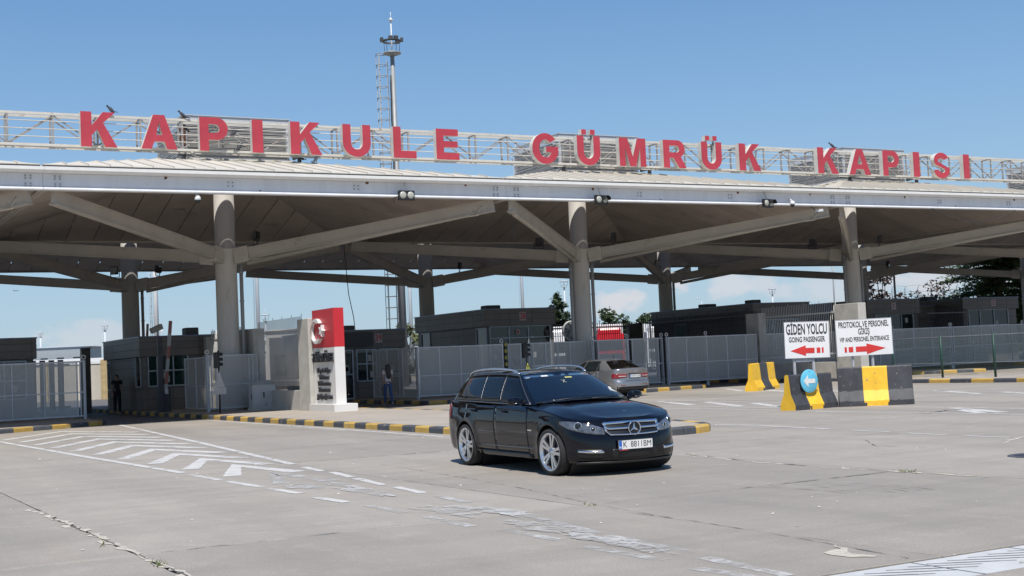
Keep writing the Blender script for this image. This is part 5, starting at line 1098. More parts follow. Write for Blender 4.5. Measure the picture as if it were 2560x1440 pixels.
def common(c, t, paint, doors, seamz, hz, handle_m, wheels=True):
    for sd in (1, -1):
        for (xa, xb, ya) in doors:
            ts = [(c.t_of_x(lerp(xa, xb, i / 26)), sd) for i in range(27)]
            o = c.patch(ts, lambda f: max(seamz, c.zb(lerp(xa, xb, f)) + .035), lambda f: c.zt(lerp(xa, xb, f)) - .012, sd, .0022, paint, t, 'door', 10, rim=.0035)
            h = MB(); hx = xb + .19; tt = c.t_of_x(hx); p = Vector(c.body(tt, hz, sd, .03)); q = Vector(c.body(c.t_of_x(hx + .17), hz - .004, sd, .03)); h.tube([p - Vector((0, sd * .03, 0)), p, p.lerp(q, .5) + Vector((0, sd * .006, 0)), q, q - Vector((0, sd * .03, 0))], [.013, .016, .018, .016, .013], 8); h.ob('handle', handle_m, o)
common(est, bc, BLKP, [(1.05, .0, 0), (2.12, 1.07, 0)], .27, .85, BLKP)
def usym(c, w_): return lambda q, v: [(-w_ + 2 * w_ * i / 24) or 1e-6 for i in range(25)]
est.gpatch(usym(est, .945), .03, .945, .002, GLW, bc, 'windscreen', 8)
for sd in (1, -1):
    est.gpatch(ulist(est, 's1.05', None, 1.22, 1.06, sd), .05, .92, .006, GLASSS, bc, 'side_window')
    est.gpatch(ulist(est, 1.14, .98, .55, .40, sd), .05, .92, .006, GLASSS, bc, 'side_window')
    est.gpatch(ulist(est, .50, .35, 's1.93', None, sd), .05, .91, .006, GLASSS, bc, 'side_window')
    m = MB(); m.tube([est.gh(sd * lerp(1.02, 1.96, i / 40), .95, .008) for i in range(41)], .0085, 6); m.tube([est.gh(sd * lerp(1.02, 1.97, i / 40), .012, .008) for i in range(41)], .009, 6); m.tube([est.gh(sd * 1.02, lerp(.0, .95, i / 8), .008) for i in range(9)], .0085, 6)
    for xb, xt in ((1.18, 1.02), (.525, .375)): m.tube([est.gh(sd * est.u_of_x(lerp(xb, xt, i / 8), lerp(.03, .94, i / 8)), lerp(.03, .94, i / 8), .006) for i in range(9)], .0045, 6)
    m.ob('window_trim', TRIMD, bc)
    m = MB(); P = [est.gh(sd * est.u_of_x(x, .985), .985) + Vector((0, -sd * .015, z)) for x, z in [(1.30, .010), (1.22, .040), (1.08, .055), (.8, .062), (.45, .064), (.1, .062), (-.2, .058), (-.38, .045), (-.48, .012)]]
    Q = [Vector(spline([tuple(p) for p in P], i / 30)) for i in range(31)]; m.tube(Q, .0165, 8)
    for i in (): pass
    m.ob('roof_rail', ALLOY, bc)
    # mirrors
    m = MB(); m.lathe([(0, -.13), (.05, -.12), (.085, -.06), (.095, 0), (.085, .06), (.05, .115), (0, .125)], axis='y', n=16)
    mo = MB(); mo.add([(2.0 + x * .62 + abs(y) * -.12, sd * .985 + y * .92, 1.005 + z * .66) for x, y, z in m.v], m.f, 0, True); mo.tube([(2.0, sd * .85, .955), (2.01, sd * .93, .98)], .03, 8); o = mo.ob('mirror', BLKP, bc); MB().tube([(2.075, sd * .91, .975), (2.08, sd * 1.06, .98)], .007, 6).ob('indicator', SMOK, o)
    # head lamp, running light, intake
    t0, t1 = est.t_of_y(.425), est.t_of_x(3.08); ts = [(lerp(t0, t1, i / 20), sd) for i in range(21)]
    hl = est.patch(ts, zconst(.548, .556, .575, .60, .635, .70), zconst(.632, .678, .708, .726, .738, .735), sd, .006, LAMPG, bc, 'headlight', 6)
    for yy, zz, rr_ in ((.71, .668, .058), (.555, .622, .038)):
        p = Vector(est.body(est.t_of_y(yy), zz, sd, .007)); m = MB(); m.lathe([(rr_, 0), (rr_ * .9, .012), (rr_ * .72, .004), (rr_ * .70, -.004)], axis='x', n=20); m.ob('reflector', CHROME, hl, p, sd * R(28)); MB().lathe([(rr_ * .7, .0), (rr_ * .5, .012), (0, .018)], axis='x', n=20).ob('projector', GLASSD, hl, p, sd * R(28))
    ts = [(lerp(est.t_of_y(.44), est.t_of_y(.74), i / 14), sd) for i in range(15)]
    est.patch(ts, zconst(.588, .594, .62), zconst(.594, .600, .626), sd, .010, SMOK, bc, 'lamp_trim', 1) if False else None
    ts = [(lerp(est.t_of_y(.47), est.t_of_y(.80), i / 14), sd) for i in range(15)]
    est.patch(ts, zconst(.225, .23, .25), zconst(.355, .36, .37), sd, .002, GRIL, bc, 'side_intake', 3)
    est.patch(ts[:14], zconst(.312, .316, .33), zconst(.338, .342, .352), sd, .018, CHROME, bc, 'running_light', 2)
    xs = [lerp(2.26, .47, i / 16) for i in range(17)]; est.patch([(est.t_of_x(x), sd) for x in xs], zconst(.345, .345), zconst(.358, .358), sd, .009, SMOK, bc, 'sill_trim', 1)
    xs = [lerp(2.2, .5, i / 16) for i in range(17)]; est.patch([(est.t_of_x(x), sd) for x in xs], zconst(.205, .205), zconst(.265, .265), sd, .012, BLKP, bc, 'sill', 3)
    m = MB(); tt = [est.t_of_y(.30 + .5 * i / 10, False) for i in range(11)]; est.patch([(lerp(est.t_of_x(-.62), est.t_of_y(.55, False), i / 12), sd) for i in range(13)], zconst(.72, .73), zconst(.93, .94), sd, .006, TAIL, bc, 'tail_light', 4)
    tt = est.t_of_x(2.19); p = Vector(est.body(tt, .6, sd, .004)); MB().bar(p + Vector((.07, 0, 0)), p - Vector((.05, 0, 0)), .006, .018).ob('fender_badge', CHROME, bc)
    for xa, tn in ((0, 0), (2.76, R(4))): wheel(bc, xa, sd * .775, .322, .232, .252, sd, 5, tn, 20 if xa else 4)
ys = [-.415 + .83 * i / 30 for i in range(31)]; fr_ = [(est.t_of_y(y), 1 if y >= 0 else -1) for y in ys]
ee = lambda f: abs(2 * f - 1); gb = lambda f: .520 + .014 * ee(f) ** 2 + .05 * max(0, (ee(f) - .87) / .13); gt = lambda f: .703 - .010 * ee(f) ** 2
gr = est.patch(fr_, gb, gt, 1, .006, GRIL, bc, 'grille', 6)
for a, hw_, ofs in ((.93, .016, .016), (.50, .014, .022), (.05, .010, .016)):
    for q in (-1, 0, 1): pass
    m = MB(); rows = []
    for i, (t_, s_) in enumerate(fr_):
        f = i / 30; z = lerp(gb(f), gt(f), a); rows.append([est.body(t_, z + hw_ * math.cos(R(an)), s_, ofs + .012 * math.sin(R(an))) for an in range(0, 181, 30)])
    m.grid(rows); m.ob('chrome_bar', CHROME, gr, fix=True)
for rng_ in ((0, 1), (29, 30)): est.patch([fr_[rng_[0]], fr_[rng_[1]]], gb if False else (lambda f: gb(rng_[0] / 30)), (lambda f: gt(rng_[0] / 30)), 1, .02, CHROME, gr, 'chrome_edge', 4, rim=.018)
em = thing('emblem', None, None, (3.56 - .048 + .03, 0, .614)); em.parent = bc
MB().lathe([(.088, -.006), (.10, .004), (.092, .012), (.082, .004), (.088, -.006)], axis='x', n=32).ob('ring', CHROME, em); MB().lathe([(0, -.004), (.086, -.004)], axis='x', n=28).ob('backing', GRIL, em)
m = MB()
for k in range(3):
    a = R(90 + 120 * k); c, s = math.cos(a), math.sin(a); m.add([(.012, 0, 0), (.0, .018 * -s * 1 + .0, .018 * c), (.0, .088 * c, .088 * s), (.0, .018 * s, -.018 * c)], [(0, 1, 2), (0, 2, 3)])
m.ob('star', CHROME, em, fix=True)
MB().lathe([(0, .008), (.02, .004), (.024, 0)], (3.30, 0, .835), 'z', 14).ob('hood_badge', CHROME, bc)
lo = [(est.t_of_y(y * .85), 1 if y >= 0 else -1) for y in ys]; est.patch(lo, zconst(.235, .225, .235), zconst(.355, .35, .355), 1, .003, GRIL, bc, 'lower_intake', 4)
mg = MB()
for k in range(-9, 10):
    for sl in (-1, 1): mg.bar(Vector(est.body(est.t_of_y(abs(k * .035)), .24, 1 if k >= 0 else -1, .008)), Vector(est.body(est.t_of_y(abs(k * .035 + sl * .07)), .35, 1 if k * .035 + sl * .07 >= 0 else -1, .008)), .004)
tag(mg.ob('grille_mesh', RUB, bc), kind='stuff')
est.patch([(est.t_of_y(y * 1.9), 1 if y >= 0 else -1) for y in ys], zconst(.178, .172, .178), zconst(.2, .195, .2), 1, .02, BLACK, bc, 'front_lip', 2)
plate(bc, (3.585, -.02, .402), (0, 0, R(90)), 'K  8811BM', 'BG')
MB().box(3.584, 3.588, -.275, -.14, .329, .343).ob('plate_strip', M('strip_red', (.4, .03, .03)), bc)
def interior(par, dash=True, x=(.75,), lhd=1):
    for xx in x:
        for yy in (-.36, .36):
            m = MB(); m.bbox(xx - .25, xx + .25, yy - .24, yy + .24, .35, .58, .06); b = MB().bbox(-.07, .07, -.23, .23, 0, .58, .05); m.add([(xx - .22 + px_ - pz * .28, py + yy, .55 + pz) for px_, py, pz in b.v], b.f); h = MB().bbox(-.05, .05, -.12, .12, .6, .78, .04); m.add([(xx - .22 + px_ - pz * .28, py + yy, .57 + pz) for px_, py, pz in h.v], h.f); m.ob('seat', SEAT, par)
    m = MB(); pts = [(x[0] + .62 + .07 * math.sin(R(a)), .37 * lhd + .18 * math.cos(R(a)), .90 + .16 * math.sin(R(a))) for a in range(0, 361, 20)]; m.tube(pts, .014, 6, cap=False); m.bar((x[0] + .62, .2 * lhd, .9), (x[0] + .62, .54 * lhd, .9), .03, .03); m.ob('steering_wheel', M('wheel_rim_grey', (.06, .06, .065), .4), par)
interior(bc, x=(.98,))
WS = M('sticker_white', (.6, .62, .62), .5); YS = M('sticker_yellow', (.6, .58, .2), .5); PAP = M('paper_pale', (.30, .32, .28), .7)
def onglass(c, u0, u1, v0, v1, m, par, name): c.gpatch(lambda q, v: [lerp(u0, u1, i / 3) or 1e-6 for i in range(4)], v0, v1, .006, m, par, name, 2, rim=.001)
onglass(est, -.50, -.36, .86, .905, WS, bc, 'sticker'); onglass(est, -.07, .07, .765, .80, YS, bc, 'sticker'); onglass(est, -.9, -.78, .855, .87, WS, bc, 'sticker'); onglass(est, .62, .86, .045, .09, PAP, bc, 'paper'); 
for sl in (-1, 1): m = MB(); a = est.gh(-.16 - .03 * sl, .60, .006); b = est.gh(-.16 + .03 * sl, .70, .006); m.bar(a, b, .012, .004); m.ob('sticker', PAP, bc)
m = MB(); m.tube([est.gh(.72, .34, .004), est.gh(.66, .38, .004), est.gh(.62, .3, .004), est.gh(.74, .22, .004)], .012, 5); m.ob('ornament', WS, bc)
m = MB(); m.tube([est.gh(-.93, .015, .012), est.gh(-.4, .05, .014), est.gh(.02, .045, .012)], .009, 5); m.tube([est.gh(.0, .015, .012), est.gh(.45, .055, .014), est.gh(.8, .05, .012)], .009, 5); m.ob('wiper', BLACK, bc)
# --- silver saloon
sal = Car(dict(wb=2.84, rw=.33, ra=.372, flare=.012, gbulge=.016, ridge=.01, hoodbow=0, rcrown=.035, open_rear=True, tside=(.2, .8), xhood=1.9, xdeck=-.38,
    path=[(3.74, 0, 1, 0), (3.73, .25, 1, 0), (3.67, .5, 1, 0), (3.53, .72, .9, 0), (3.28, .87, .5, 0), (2.95, .915, .1, 0), (2.4, .928, 0, 0), (1.8, .93, 0, 0), (1.2, .93, 0, 0), (.6, .93, 0, 0), (0, .927, 0, 0), (-.4, .918, 0, .1), (-.74, .885, 0, .35), (-.96, .80, 0, .8), (-1.07, .62, 0, 1), (-1.11, .32, 0, 1), (-1.12, 0, 0, 1)],
    bottom=[(-1.2, .30), (-.8, .25), (-.3, .22), (.5, .20), (2.4, .20), (3.3, .19), (3.74, .2)], top=[(-1.2, 1.03), (-.9, 1.035), (-.6, 1.02), (0, .995), (.8, .97), (1.6, .95), (2.1, .93), (2.6, .89), (3.2, .82), (3.6, .75), (3.74, .73)],
    sidef=[(.15, .93), (.24, .955), (.36, .975), (.48, .99), (.62, 1.0), (.74, .998), (.80, .985), (.86, .97), (.95, .955), (1.05, .93)], frontf=[(.15, .09), (.22, .03), (.3, 0), (.5, 0), (.65, .05), (.75, .12)], rearf=[(.2, .13), (.33, .02), (.46, 0), (.58, .015), (.62, .05), (.80, .055), (.93, .04), (1.05, .02)],
    crown=[(1.6, .075), (2.4, .07), (3.2, .05), (3.6, .02), (3.74, 0)], crown_r=[(-1.15, .0), (-1.06, .03), (-.8, .045), (-.3, .05)],
    low=[[(2.35, 0, .985), (2.32, .3, .98), (2.2, .6, .965), (2.02, .80, .945)], [(2.02, .80, .945), (1.5, .855, .96), (.9, .868, .975), (.3, .866, .99), (-.25, .84, 1.005), (-.62, .775, 1.02)], [(-.62, .775, 1.02), (-.78, .62, 1.04), (-.85, .34, 1.05), (-.87, 0, 1.055)]],
    high=[[(1.40, 0, 1.40), (1.37, .25, 1.395), (1.29, .44, 1.389), (1.17, .555, 1.375)], [(1.17, .555, 1.375), (.85, .59, 1.405), (.5, .598, 1.418), (.28, .59, 1.412), (.12, .565, 1.396), (.02, .52, 1.375)], [(.02, .52, 1.375), (-.03, .38, 1.39), (-.06, .2, 1.40), (-.07, 0, 1.403)]]))
sk = thing('silver_car', 'silver saloon car seen from behind at the mesh gate', 'car', (20.85, .60, 0), R(97))
sal.build(sk, SILV, RUB)
common(sal, sk, SILV, [(1.0, .0, 0), (2.05, 1.02, 0)], .27, .86, SILV)
sal.gpatch(usym(sal, .945), .03, .945, .002, GLW, sk, 'windscreen', 8)
for sg in (1,):
    sal.gpatch(lambda q, v: [2.06 + .939 * i / 14 for i in range(15)] + [-(2.06 + .939 * i / 14) for i in range(14, -1, -1)], .05, .94, .004, GLR, sk, 'rear_window', 8)
for sd in (1, -1):
    sal.gpatch(ulist(sal, 's1.05', None, 1.05, .92, sd), .05, .91, .006, GLASSD, sk, 'side_window')
    sal.gpatch(ulist(sal, .97, .84, .16, .12, sd), .05, .91, .006, GLASSD, sk, 'side_window')
    sal.gpatch(ulist(sal, .12, .10, 's1.72', None, sd), .05, .84, .006, GLASSD, sk, 'side_window')
    m = MB(); m.tube([sal.gh(sd * lerp(1.02, 1.8, i / 40), .012, .008) for i in range(41)], .008, 6); m.ob('window_trim', BLACK, sk)
    m = MB(); m.lathe([(0, -.12), (.05, -.11), (.08, -.05), (.088, 0), (.08, .06), (.05, .105), (0, .115)], axis='y', n=16); mo = MB(); mo.add([(1.84 + x * .75, sd * 1.04 + y, 1.03 + z * .8) for x, y, z in m.v], m.f, 0, True); mo.tube([(1.84, sd * .88, .975), (1.85, sd * .97, .995)], .03, 8); mo.ob('mirror', BLACK, sk)
    t0, t1 = sal.t_of_x(-.78), sal.t_of_y(.36, False); sal.patch([(lerp(t0, t1, i / 18), sd) for i in range(19)], zconst(.70, .685, .70, .73), zconst(.875, .87, .86, .845), sd, .007, TAIL, sk, 'tail_light', 6)
    ts = [(lerp(sal.t_of_y(.70, False), sal.t_of_y(.50, False), i / 12), sd) for i in range(13)]; sal.patch(ts, zconst(.425, .425), zconst(.445, .445), sd, .008, TAIL, sk, 'reflector_strip', 1)
    ts = [(lerp(sal.t_of_y(.72, False), sal.t_of_y(.40, False), i / 12), sd) for i in range(13)]; lamp = sal.patch(ts, zconst(.755, .755), zconst(.795, .785), sd, .013, M('lamp_clear_strip', (.55, .42, .42), .2), sk, 'lamp_strip', 1)
    for xa in (0, 2.84): wheel(sk, xa, sd * .80, .33, .225, .235, sd, 7, 0, 5, 'b')
both = lambda w0, n=20: [(sal.t_of_y(w0 - 2 * w0 * i / n, False), 1 if w0 - 2 * w0 * i / n >= 0 else -1) for i in range(n + 1)]
sal.patch(both(.80), zconst(.395, .395), zconst(.41, .41), 1, .014, CHROME, sk, 'bumper_trim', 1); sal.patch(both(.80), zconst(.27, .27), zconst(.39, .39), 1, .004, BLACK, sk, 'bumper_lower', 3)
sal.patch(both(.50), zconst(.585, .585), zconst(.625, .625), 1, .006, M('silver_shade_line', (.10, .10, .10), .4), sk, 'boot_seam', 1)
sal.patch(both(.34), zconst(.85, .85), zconst(.875, .875), 1, .012, BLACK, sk, 'boot_handle', 1)
plate(sk, (-1.085, 0, .775), (0, 0, R(-90)), '34 BVV 243', 'TR', .11, .8)
MB().lathe([(0, -.006), (.03, -.006), (.038, 0)], (-1.10, 0, .955), 'x', 16).ob('emblem', CHROME, sk)
interior(sk, x=(.85, 0.0)); tag(sk, None)
MB().lathe([(0, -.09), (.07, -.06), (.095, 0), (.07, .06), (0, .09)], (-.32, .34, 1.17), 'z', 16).ob('yellow_ball', M('ball_yellow', (.75, .65, .08), .6), sk)
m = MB(); m.bbox(-.5, -.3, -.3, -.1, 1.05, 1.13, .03); m.ob('tissue', M('tissue_pale', (.65, .66, .5), .8), sk); MB().box(-.62, .2, -.7, .7, .9, 1.04).ob('parcel_shelf', SEAT, sk)
MB().lathe([(.012, 0), (.006, .1), (.002, .18)], (.1, 0, 1.43), 'z', 8).ob('aerial', BLACK, sk)
# ================================================================== PEOPLE
def skin(name, verts, edges, radii, m, parent, sub=2, root=0):
    me = bpy.data.meshes.new(name); me.from_pydata(verts, edges, []); o = link(name, me, parent); me.materials.append(m)
    sk_ = o.modifiers.new('skin', 'SKIN'); sk_.use_smooth_shade = True; L_ = me.skin_vertices[0].data if me.skin_vertices else None
    if L_ is None: bpy.context.view_layer.update(); L_ = me.skin_vertices[0].data
    for i, r in enumerate(radii): L_[i].radius = r if isinstance(r, tuple) else (r, r); L_[i].use_root = i == root
    ss = o.modifiers.new('sub', 'SUBSURF'); ss.levels = sub; ss.render_levels = sub; return o
SKN = M('skin_tone', (.38, .22, .15), .6, var=.06); HAIR = M('dark_hair', (.012, .010, .010), .5, var=.4, scale=40); TOPW = M('white_top', (.60, .53, .51), .8, var=.06); JEAN = M('blue_denim', (.05, .085, .18), .85, var=.12, scale=20); SHOE = M('trainer_grey', (.35, .34, .34), .7); NAVY = M('dark_uniform', (.02, .022, .03), .85)
def person(loc, rz, label, h, top, legs, hair_long, stride=.16, arm=.1, female=True):
    t = thing('person', label, 'person', loc, rz); k = h / 1.65; sh = .165 if female else .20; hp = .095
    V = lambda *p: tuple(v * k for v in p)
    # faces +y ; one continuous body
    bv = [V(0, 0, .90), V(0, .01, 1.05), V(0, .0, 1.22), V(0, -.005, 1.34), V(0, 0, 1.42), V(0, .02, 1.50), V(0, .03, 1.57),
          V(-sh, 0, 1.345), V(-sh - .04, -arm * .5, 1.08), V(-sh - .05, -arm * .2 + .03, .86), V(sh, 0, 1.345), V(sh + .04, arm * .5, 1.08), V(sh + .05, arm + .06, .87),
          V(-hp, 0, .86), V(-hp, stride * .75, .47), V(-hp, stride * .9, .08), V(hp, 0, .86), V(hp, -stride * .4, .47), V(hp, -stride * 1.5, .12), V(-hp, stride * .9 + .13, .035), V(hp, -stride * 1.5 + .10, .04)]
    be = [(0, 1), (1, 2), (2, 3), (3, 4), (4, 5), (5, 6), (3, 7), (7, 8), (8, 9), (3, 10), (10, 11), (11, 12), (0, 13), (13, 14), (14, 15), (0, 16), (16, 17), (17, 18), (15, 19), (18, 20)]
    br = [(.14, .10), (.115, .085), (.125, .09), (.11, .075), (.05, .05), (.078, .088), (.07, .082), .05, .036, .026, .05, .036, .026, .08, .056, .036, .08, .056, .036, .032, .032]
    skin('body', bv, be, [tuple(x * k for x in r) if isinstance(r, tuple) else r * k for r in br], SKN, t)
    for side, w, d in ((-1, 9, -1), (1, 12, 1)):   # hands with five fingers
        p = Vector(bv[w]); hv = [tuple(p), tuple(p + Vector((0, .015, -.06)) * k)]; he = [(0, 1)]; hr = [.022 * k, .028 * k]
        for f in range(4): b0 = p + Vector((0, .035 - .018 * f, -.085)) * k; hv += [tuple(b0), tuple(b0 + Vector((side * -.005, .008, -.045)) * k), tuple(b0 + Vector((side * -.014, .012, -.07)) * k)]; n = len(hv); he += [(1, n - 3), (n - 3, n - 2), (n - 2, n - 1)]; hr += [.0085 * k, .008 * k, .007 * k]
        b0 = p + Vector((side * -.012, .045, -.045)) * k; hv += [tuple(b0), tuple(b0 + Vector((0, .02, -.035)) * k)]; n = len(hv); he += [(0, n - 2), (n - 2, n - 1)]; hr += [.010 * k, .008 * k]
        skin('hand', hv, he, hr, SKN, t, 1)
    g_ = lambda ids: ([bv[i] for i in ids])
    lv = g_([0, 13, 14, 15, 16, 17, 18]) + [V(0, 0, 1.0)]; skin('trousers', lv, [(7, 0), (0, 1), (1, 2), (2, 3), (0, 4), (4, 5), (5, 6)], [(.152 * k, .11 * k), .094 * k, .07 * k, .052 * k, .094 * k, .07 * k, .052 * k, (.13 * k, .095 * k)], legs, t)
    tv = g_([1, 2, 3, 7, 10]) + [V(0, 0, .97), tuple(Vector(bv[7]).lerp(Vector(bv[8]), .55)), tuple(Vector(bv[10]).lerp(Vector(bv[11]), .55))]; skin('shirt', tv, [(5, 0), (0, 1), (1, 2), (2, 3), (2, 4), (3, 6), (4, 7)], [(.128 * k, .098 * k), (.138 * k, .102 * k), (.122 * k, .086 * k), .062 * k, .062 * k, (.14 * k, .104 * k), .052 * k, .052 * k], top, t)
    for i, j in ((15, 19), (18, 20)):
        a, b = Vector(bv[i]), Vector(bv[j]); skin('shoe', [tuple(a + Vector((0, -.03, -.045)) * k), tuple(b)], [(0, 1)], [(.045 * k, .04 * k), (.042 * k, .034 * k)], SHOE, t, 2)
    if hair_long: skin('hair', [V(0, -.005, 1.60), V(0, -.06, 1.54), V(0, -.085, 1.36), V(.01, -.10, 1.17), V(.015, -.095, 1.03)], [(0, 1), (1, 2), (2, 3), (3, 4)], [(.088 * k, .09 * k), (.108 * k, .075 * k), (.125 * k, .05 * k), (.11 * k, .045 * k), (.06 * k, .03 * k)], HAIR, t)
    else: skin('hair', [V(0, -.01, 1.56), V(0, .0, 1.625)], [(0, 1)], [(.088 * k, .092 * k), (.075 * k, .085 * k)], HAIR, t)
    f = MB()
    for sx in (-1, 1): f.lathe([(0, .012), (.010, .004), (.012, 0)], V(sx * .03, .10, 1.545), 'y', 8)
    f.lathe([(0, .022), (.012, .006), (.018, 0)], V(0, .10, 1.515), 'y', 8); f.bar(V(-.025, .10, 1.475), V(.025, .10, 1.475), .012, .008); f.ob('face_features', M('face_dark', (.16, .07, .06), .6), t)
    for sx in (-1, 1): MB().lathe([(0, .008), (.02, .004), (.022, 0)], V(sx * .082, .015, 1.53), 'x', 8).ob('ear', SKN, t)
    return t
w_ = person((14.05, 6.75, 0), R(-6), 'woman with long black hair, white top and blue jeans walking away', 1.66, TOPW, JEAN, True)
MB().box(-.05, .02, -.12, -.117, .86, .90).ob('jeans_label', M('label_pale', (.55, .5, .45)), w_)
hb = MB().bbox(-.28, -.24, -.04, .05, .62, .72, .01); hb.ob('phone_case', BLACK, w_)
person((5.72, 17.0, 0), R(200), 'man in dark clothes standing beside the left booth', 1.75, NAVY, NAVY, False, .03, .02, False)
# driver at the wheel of the estate, local to where the car stands
dv = thing('person', 'driver in dark clothes at the wheel of the black estate car', 'person', (3.06, -23.55, 0), math.atan2(-.999, -.046))
bq = [(.78, .37, .56), (.70, .37, .78), (.66, .37, .98), (.66, .37, 1.06), (.69, .37, 1.16), (.71, .37, 1.22), (.66, .55, .99), (.92, .60, .86), (1.28, .50, .95), (.66, .19, .99), (.92, .14, .86), (1.28, .24, .95), (1.2, .47, .62), (1.5, .47, .42), (1.2, .27, .62), (1.5, .27, .42)]
skin('body', bq, [(0, 1), (1, 2), (2, 3), (3, 4), (4, 5), (2, 6), (6, 7), (7, 8), (2, 9), (9, 10), (10, 11), (0, 12), (12, 13), (0, 14), (14, 15)], [.15, (.14, .11), (.13, .10), .055, .085, .075, .06, .045, .035, .06, .045, .035, .08, .05, .08, .05], SKN, dv)
skin('shirt', [bq[i] for i in (0, 1, 2, 6, 7, 9, 10)], [(0, 1), (1, 2), (2, 3), (3, 4), (2, 5), (5, 6)], [.16, (.155, .125), (.145, .115), .07, .055, .07, .055], NAVY, dv)
skin('hair', [(.66, .37, 1.20), (.68, .37, 1.265)], [(0, 1)], [.09, .075], HAIR, dv)
# ================================================================== BACKGROUND
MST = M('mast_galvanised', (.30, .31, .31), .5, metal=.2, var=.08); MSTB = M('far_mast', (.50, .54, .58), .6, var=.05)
def mast(x, y, h, r0, r1, label, ladder=True, top='ring', cage=False, mt=MST, lt=None, cat='mast', lad_side=(-1, 0), lean=0):
    t = thing('light_mast', label, cat, (x, y, 0), math.atan2(f_.y, f_.x) - math.pi / 2); n = 14
    MB().tube([(0, 0, 0), (0, 0, h)], [r0, r1], n).ob('shaft', mt, t)
    if ladder:
        d = r0 + .12; lm = MB(); w2 = .2; zt_ = h - .4
        for s in (-1, 1): lm.tube([(-d, s * w2 - .1, .5), (-d, s * w2 - .1, zt_)], .022, 5)
        z = .6; st_ = .32 if cage else .5
        while z < zt_: lm.tube([(-d, -w2 - .1, z), (-d, w2 - .1, z)], .014, 4); z += st_
        z = 1.0
        while z < zt_: lm.tube([(-d, -.1, z), (-r0 * .6, 0, z)], .03, 4); z += 2.2
        lm.ob('ladder', mt, t)
        if cage:
            z = 2.5; cgm = MB()
            while z < zt_ + .9:
                cgm.tube([(-d + .05 - .42 + .42 * math.cos(R(a)), -.1 + .36 * math.sin(R(a)), z) for a in range(-60, 301, 24)], .028, 4, cap=False); z += .8
            for a in (120, 180, 240): cgm.tube([(-d + .05 - .42 + .42 * math.cos(R(a)), -.1 + .36 * math.sin(R(a)), 2.5), (-d + .05 - .42 + .42 * math.cos(R(a)), -.1 + .36 * math.sin(R(a)), zt_ + .5)], .024, 4)
            cgm.ob('safety_cage', mt, t)
            kb = MB(); rr = random.Random(3); kb.tube([(-r0 * .95 * lerp(1, r1 / r0, i / 40) - .03 + rr.uniform(-.02, .02), -.25 + rr.uniform(-.03, .03), .5 + i * (h - 2) / 40) for i in range(41)], .06, 5); kb.ob('cable_bundle', DARK, t)
    if top == 'platform':
        MB().lathe([(0, h - .06), (.18, h - .06), (.62, h + .10), (.66, h + .12), (.66, h + .2), (.6, h + .2), (0, h + .14)], n=28).ob('platform', MST, t)
        MB().tube([(0, 0, h), (0, 0, h + 2.6), (0, 0, h + 2.55)], .05, 8).ob('spigot', WHITE, t); MB().tube([(0, 0, h + 2.6), (0, 0, h + 3.2)], .02, 6).lathe([(0, 0), (.18, .02), (.2, .06), (.07, .1), (.09, .18), (0, .24)], (0, 0, h + 2.56), n=14).ob('lightning_rod', WHITE, t)
        rg_ = MB(); rg_.lathe([(.58, h + .98), (.66, h + .98), (.66, h + 1.12), (.58, h + 1.12), (.58, h + .98)], n=24)
        for a in range(20, 380, 72): rg_.tube([(.55 * math.cos(R(a)), .55 * math.sin(R(a)), h + .2), (.6 * math.cos(R(a)), .6 * math.sin(R(a)), h + 1.0)], .02, 5)
        rg_.ob('ring', DARK, t)
        for a in (175, 200, 5, 60, 270, 300): m = MB(); m.bbox(-.16, .16, -.08, .12, -.14, .14, .03); m.ob('floodlight', GALV if a == 175 else DARK, t, (.72 * math.cos(R(a)), .72 * math.sin(R(a)), h + 1.15), R(a - 90))
    elif top == 'ring':
        rg_ = MB(); rg_.lathe([(0, h), (.5, h + .05), (.5, h + .15), (0, h + .1)], n=14).lathe([(.75, h + 1.1), (.85, h + 1.1), (.85, h + 1.3), (.75, h + 1.3)], n=14)
        for a in range(0, 360, 90): rg_.tube([(.45 * math.cos(R(a)), .45 * math.sin(R(a)), h + .1), (.78 * math.cos(R(a)), .78 * math.sin(R(a)), h + 1.2)], .05, 4)
        rg_.tube([(0, 0, h), (0, 0, h + 2.6)], .04, 4); rg_.ob('lamp_ring', mt, t)
    elif top == 'lamp':
        MB().tube([(0, 0, h - .1), (-.15, 0, h + .3), (-.7, 0, h + .45)], .05, 6).ob('lamp_arm', mt, t); MB().lathe([(0, .1), (.25, .05), (.3, 0), (0, -.05)], (-.75, 0, h + .45), n=12).ob('lamp_head', CAMW, t)
    elif top == 'cams':
        for z, a in ((h - 2.0, 20), (h - 2.05, 200), (h - 5.2, 0), (h - 9.1, 20)): m = MB(); m.bbox(-.09, .09, -.18, .18, -.08, .08, .02); m.ob('camera', CAMW, t, (.38 * math.cos(R(a)), -.15, z), R(a)); 
        MB().tube([(-.5, -.1, h - 2), (.5, -.1, h - 2)], .03, 6).ob('bracket', MST, t)
    return t
mast(32.1, 45.1, 24.0, .27, .15, 'tall galvanised mast with caged ladder and lamp platform behind letter L', True, 'platform', True)
mast(14.1, 43.6, 13.5, .18, .12, 'white camera mast with ladder right of the dark left back column', True, 'cams', mt=M('mast_white', (.66, .66, .65), .45, var=.04))
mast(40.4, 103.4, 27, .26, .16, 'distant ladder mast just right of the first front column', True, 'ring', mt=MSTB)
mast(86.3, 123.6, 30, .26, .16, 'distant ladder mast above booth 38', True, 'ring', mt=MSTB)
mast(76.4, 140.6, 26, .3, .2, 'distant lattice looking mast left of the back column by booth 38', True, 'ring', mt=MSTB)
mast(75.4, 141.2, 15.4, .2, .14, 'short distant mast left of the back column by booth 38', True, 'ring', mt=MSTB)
mast(128, 180.6, 15.2, .25, .15, 'distant mast left of the middle front column', True, 'ring', mt=MSTB)
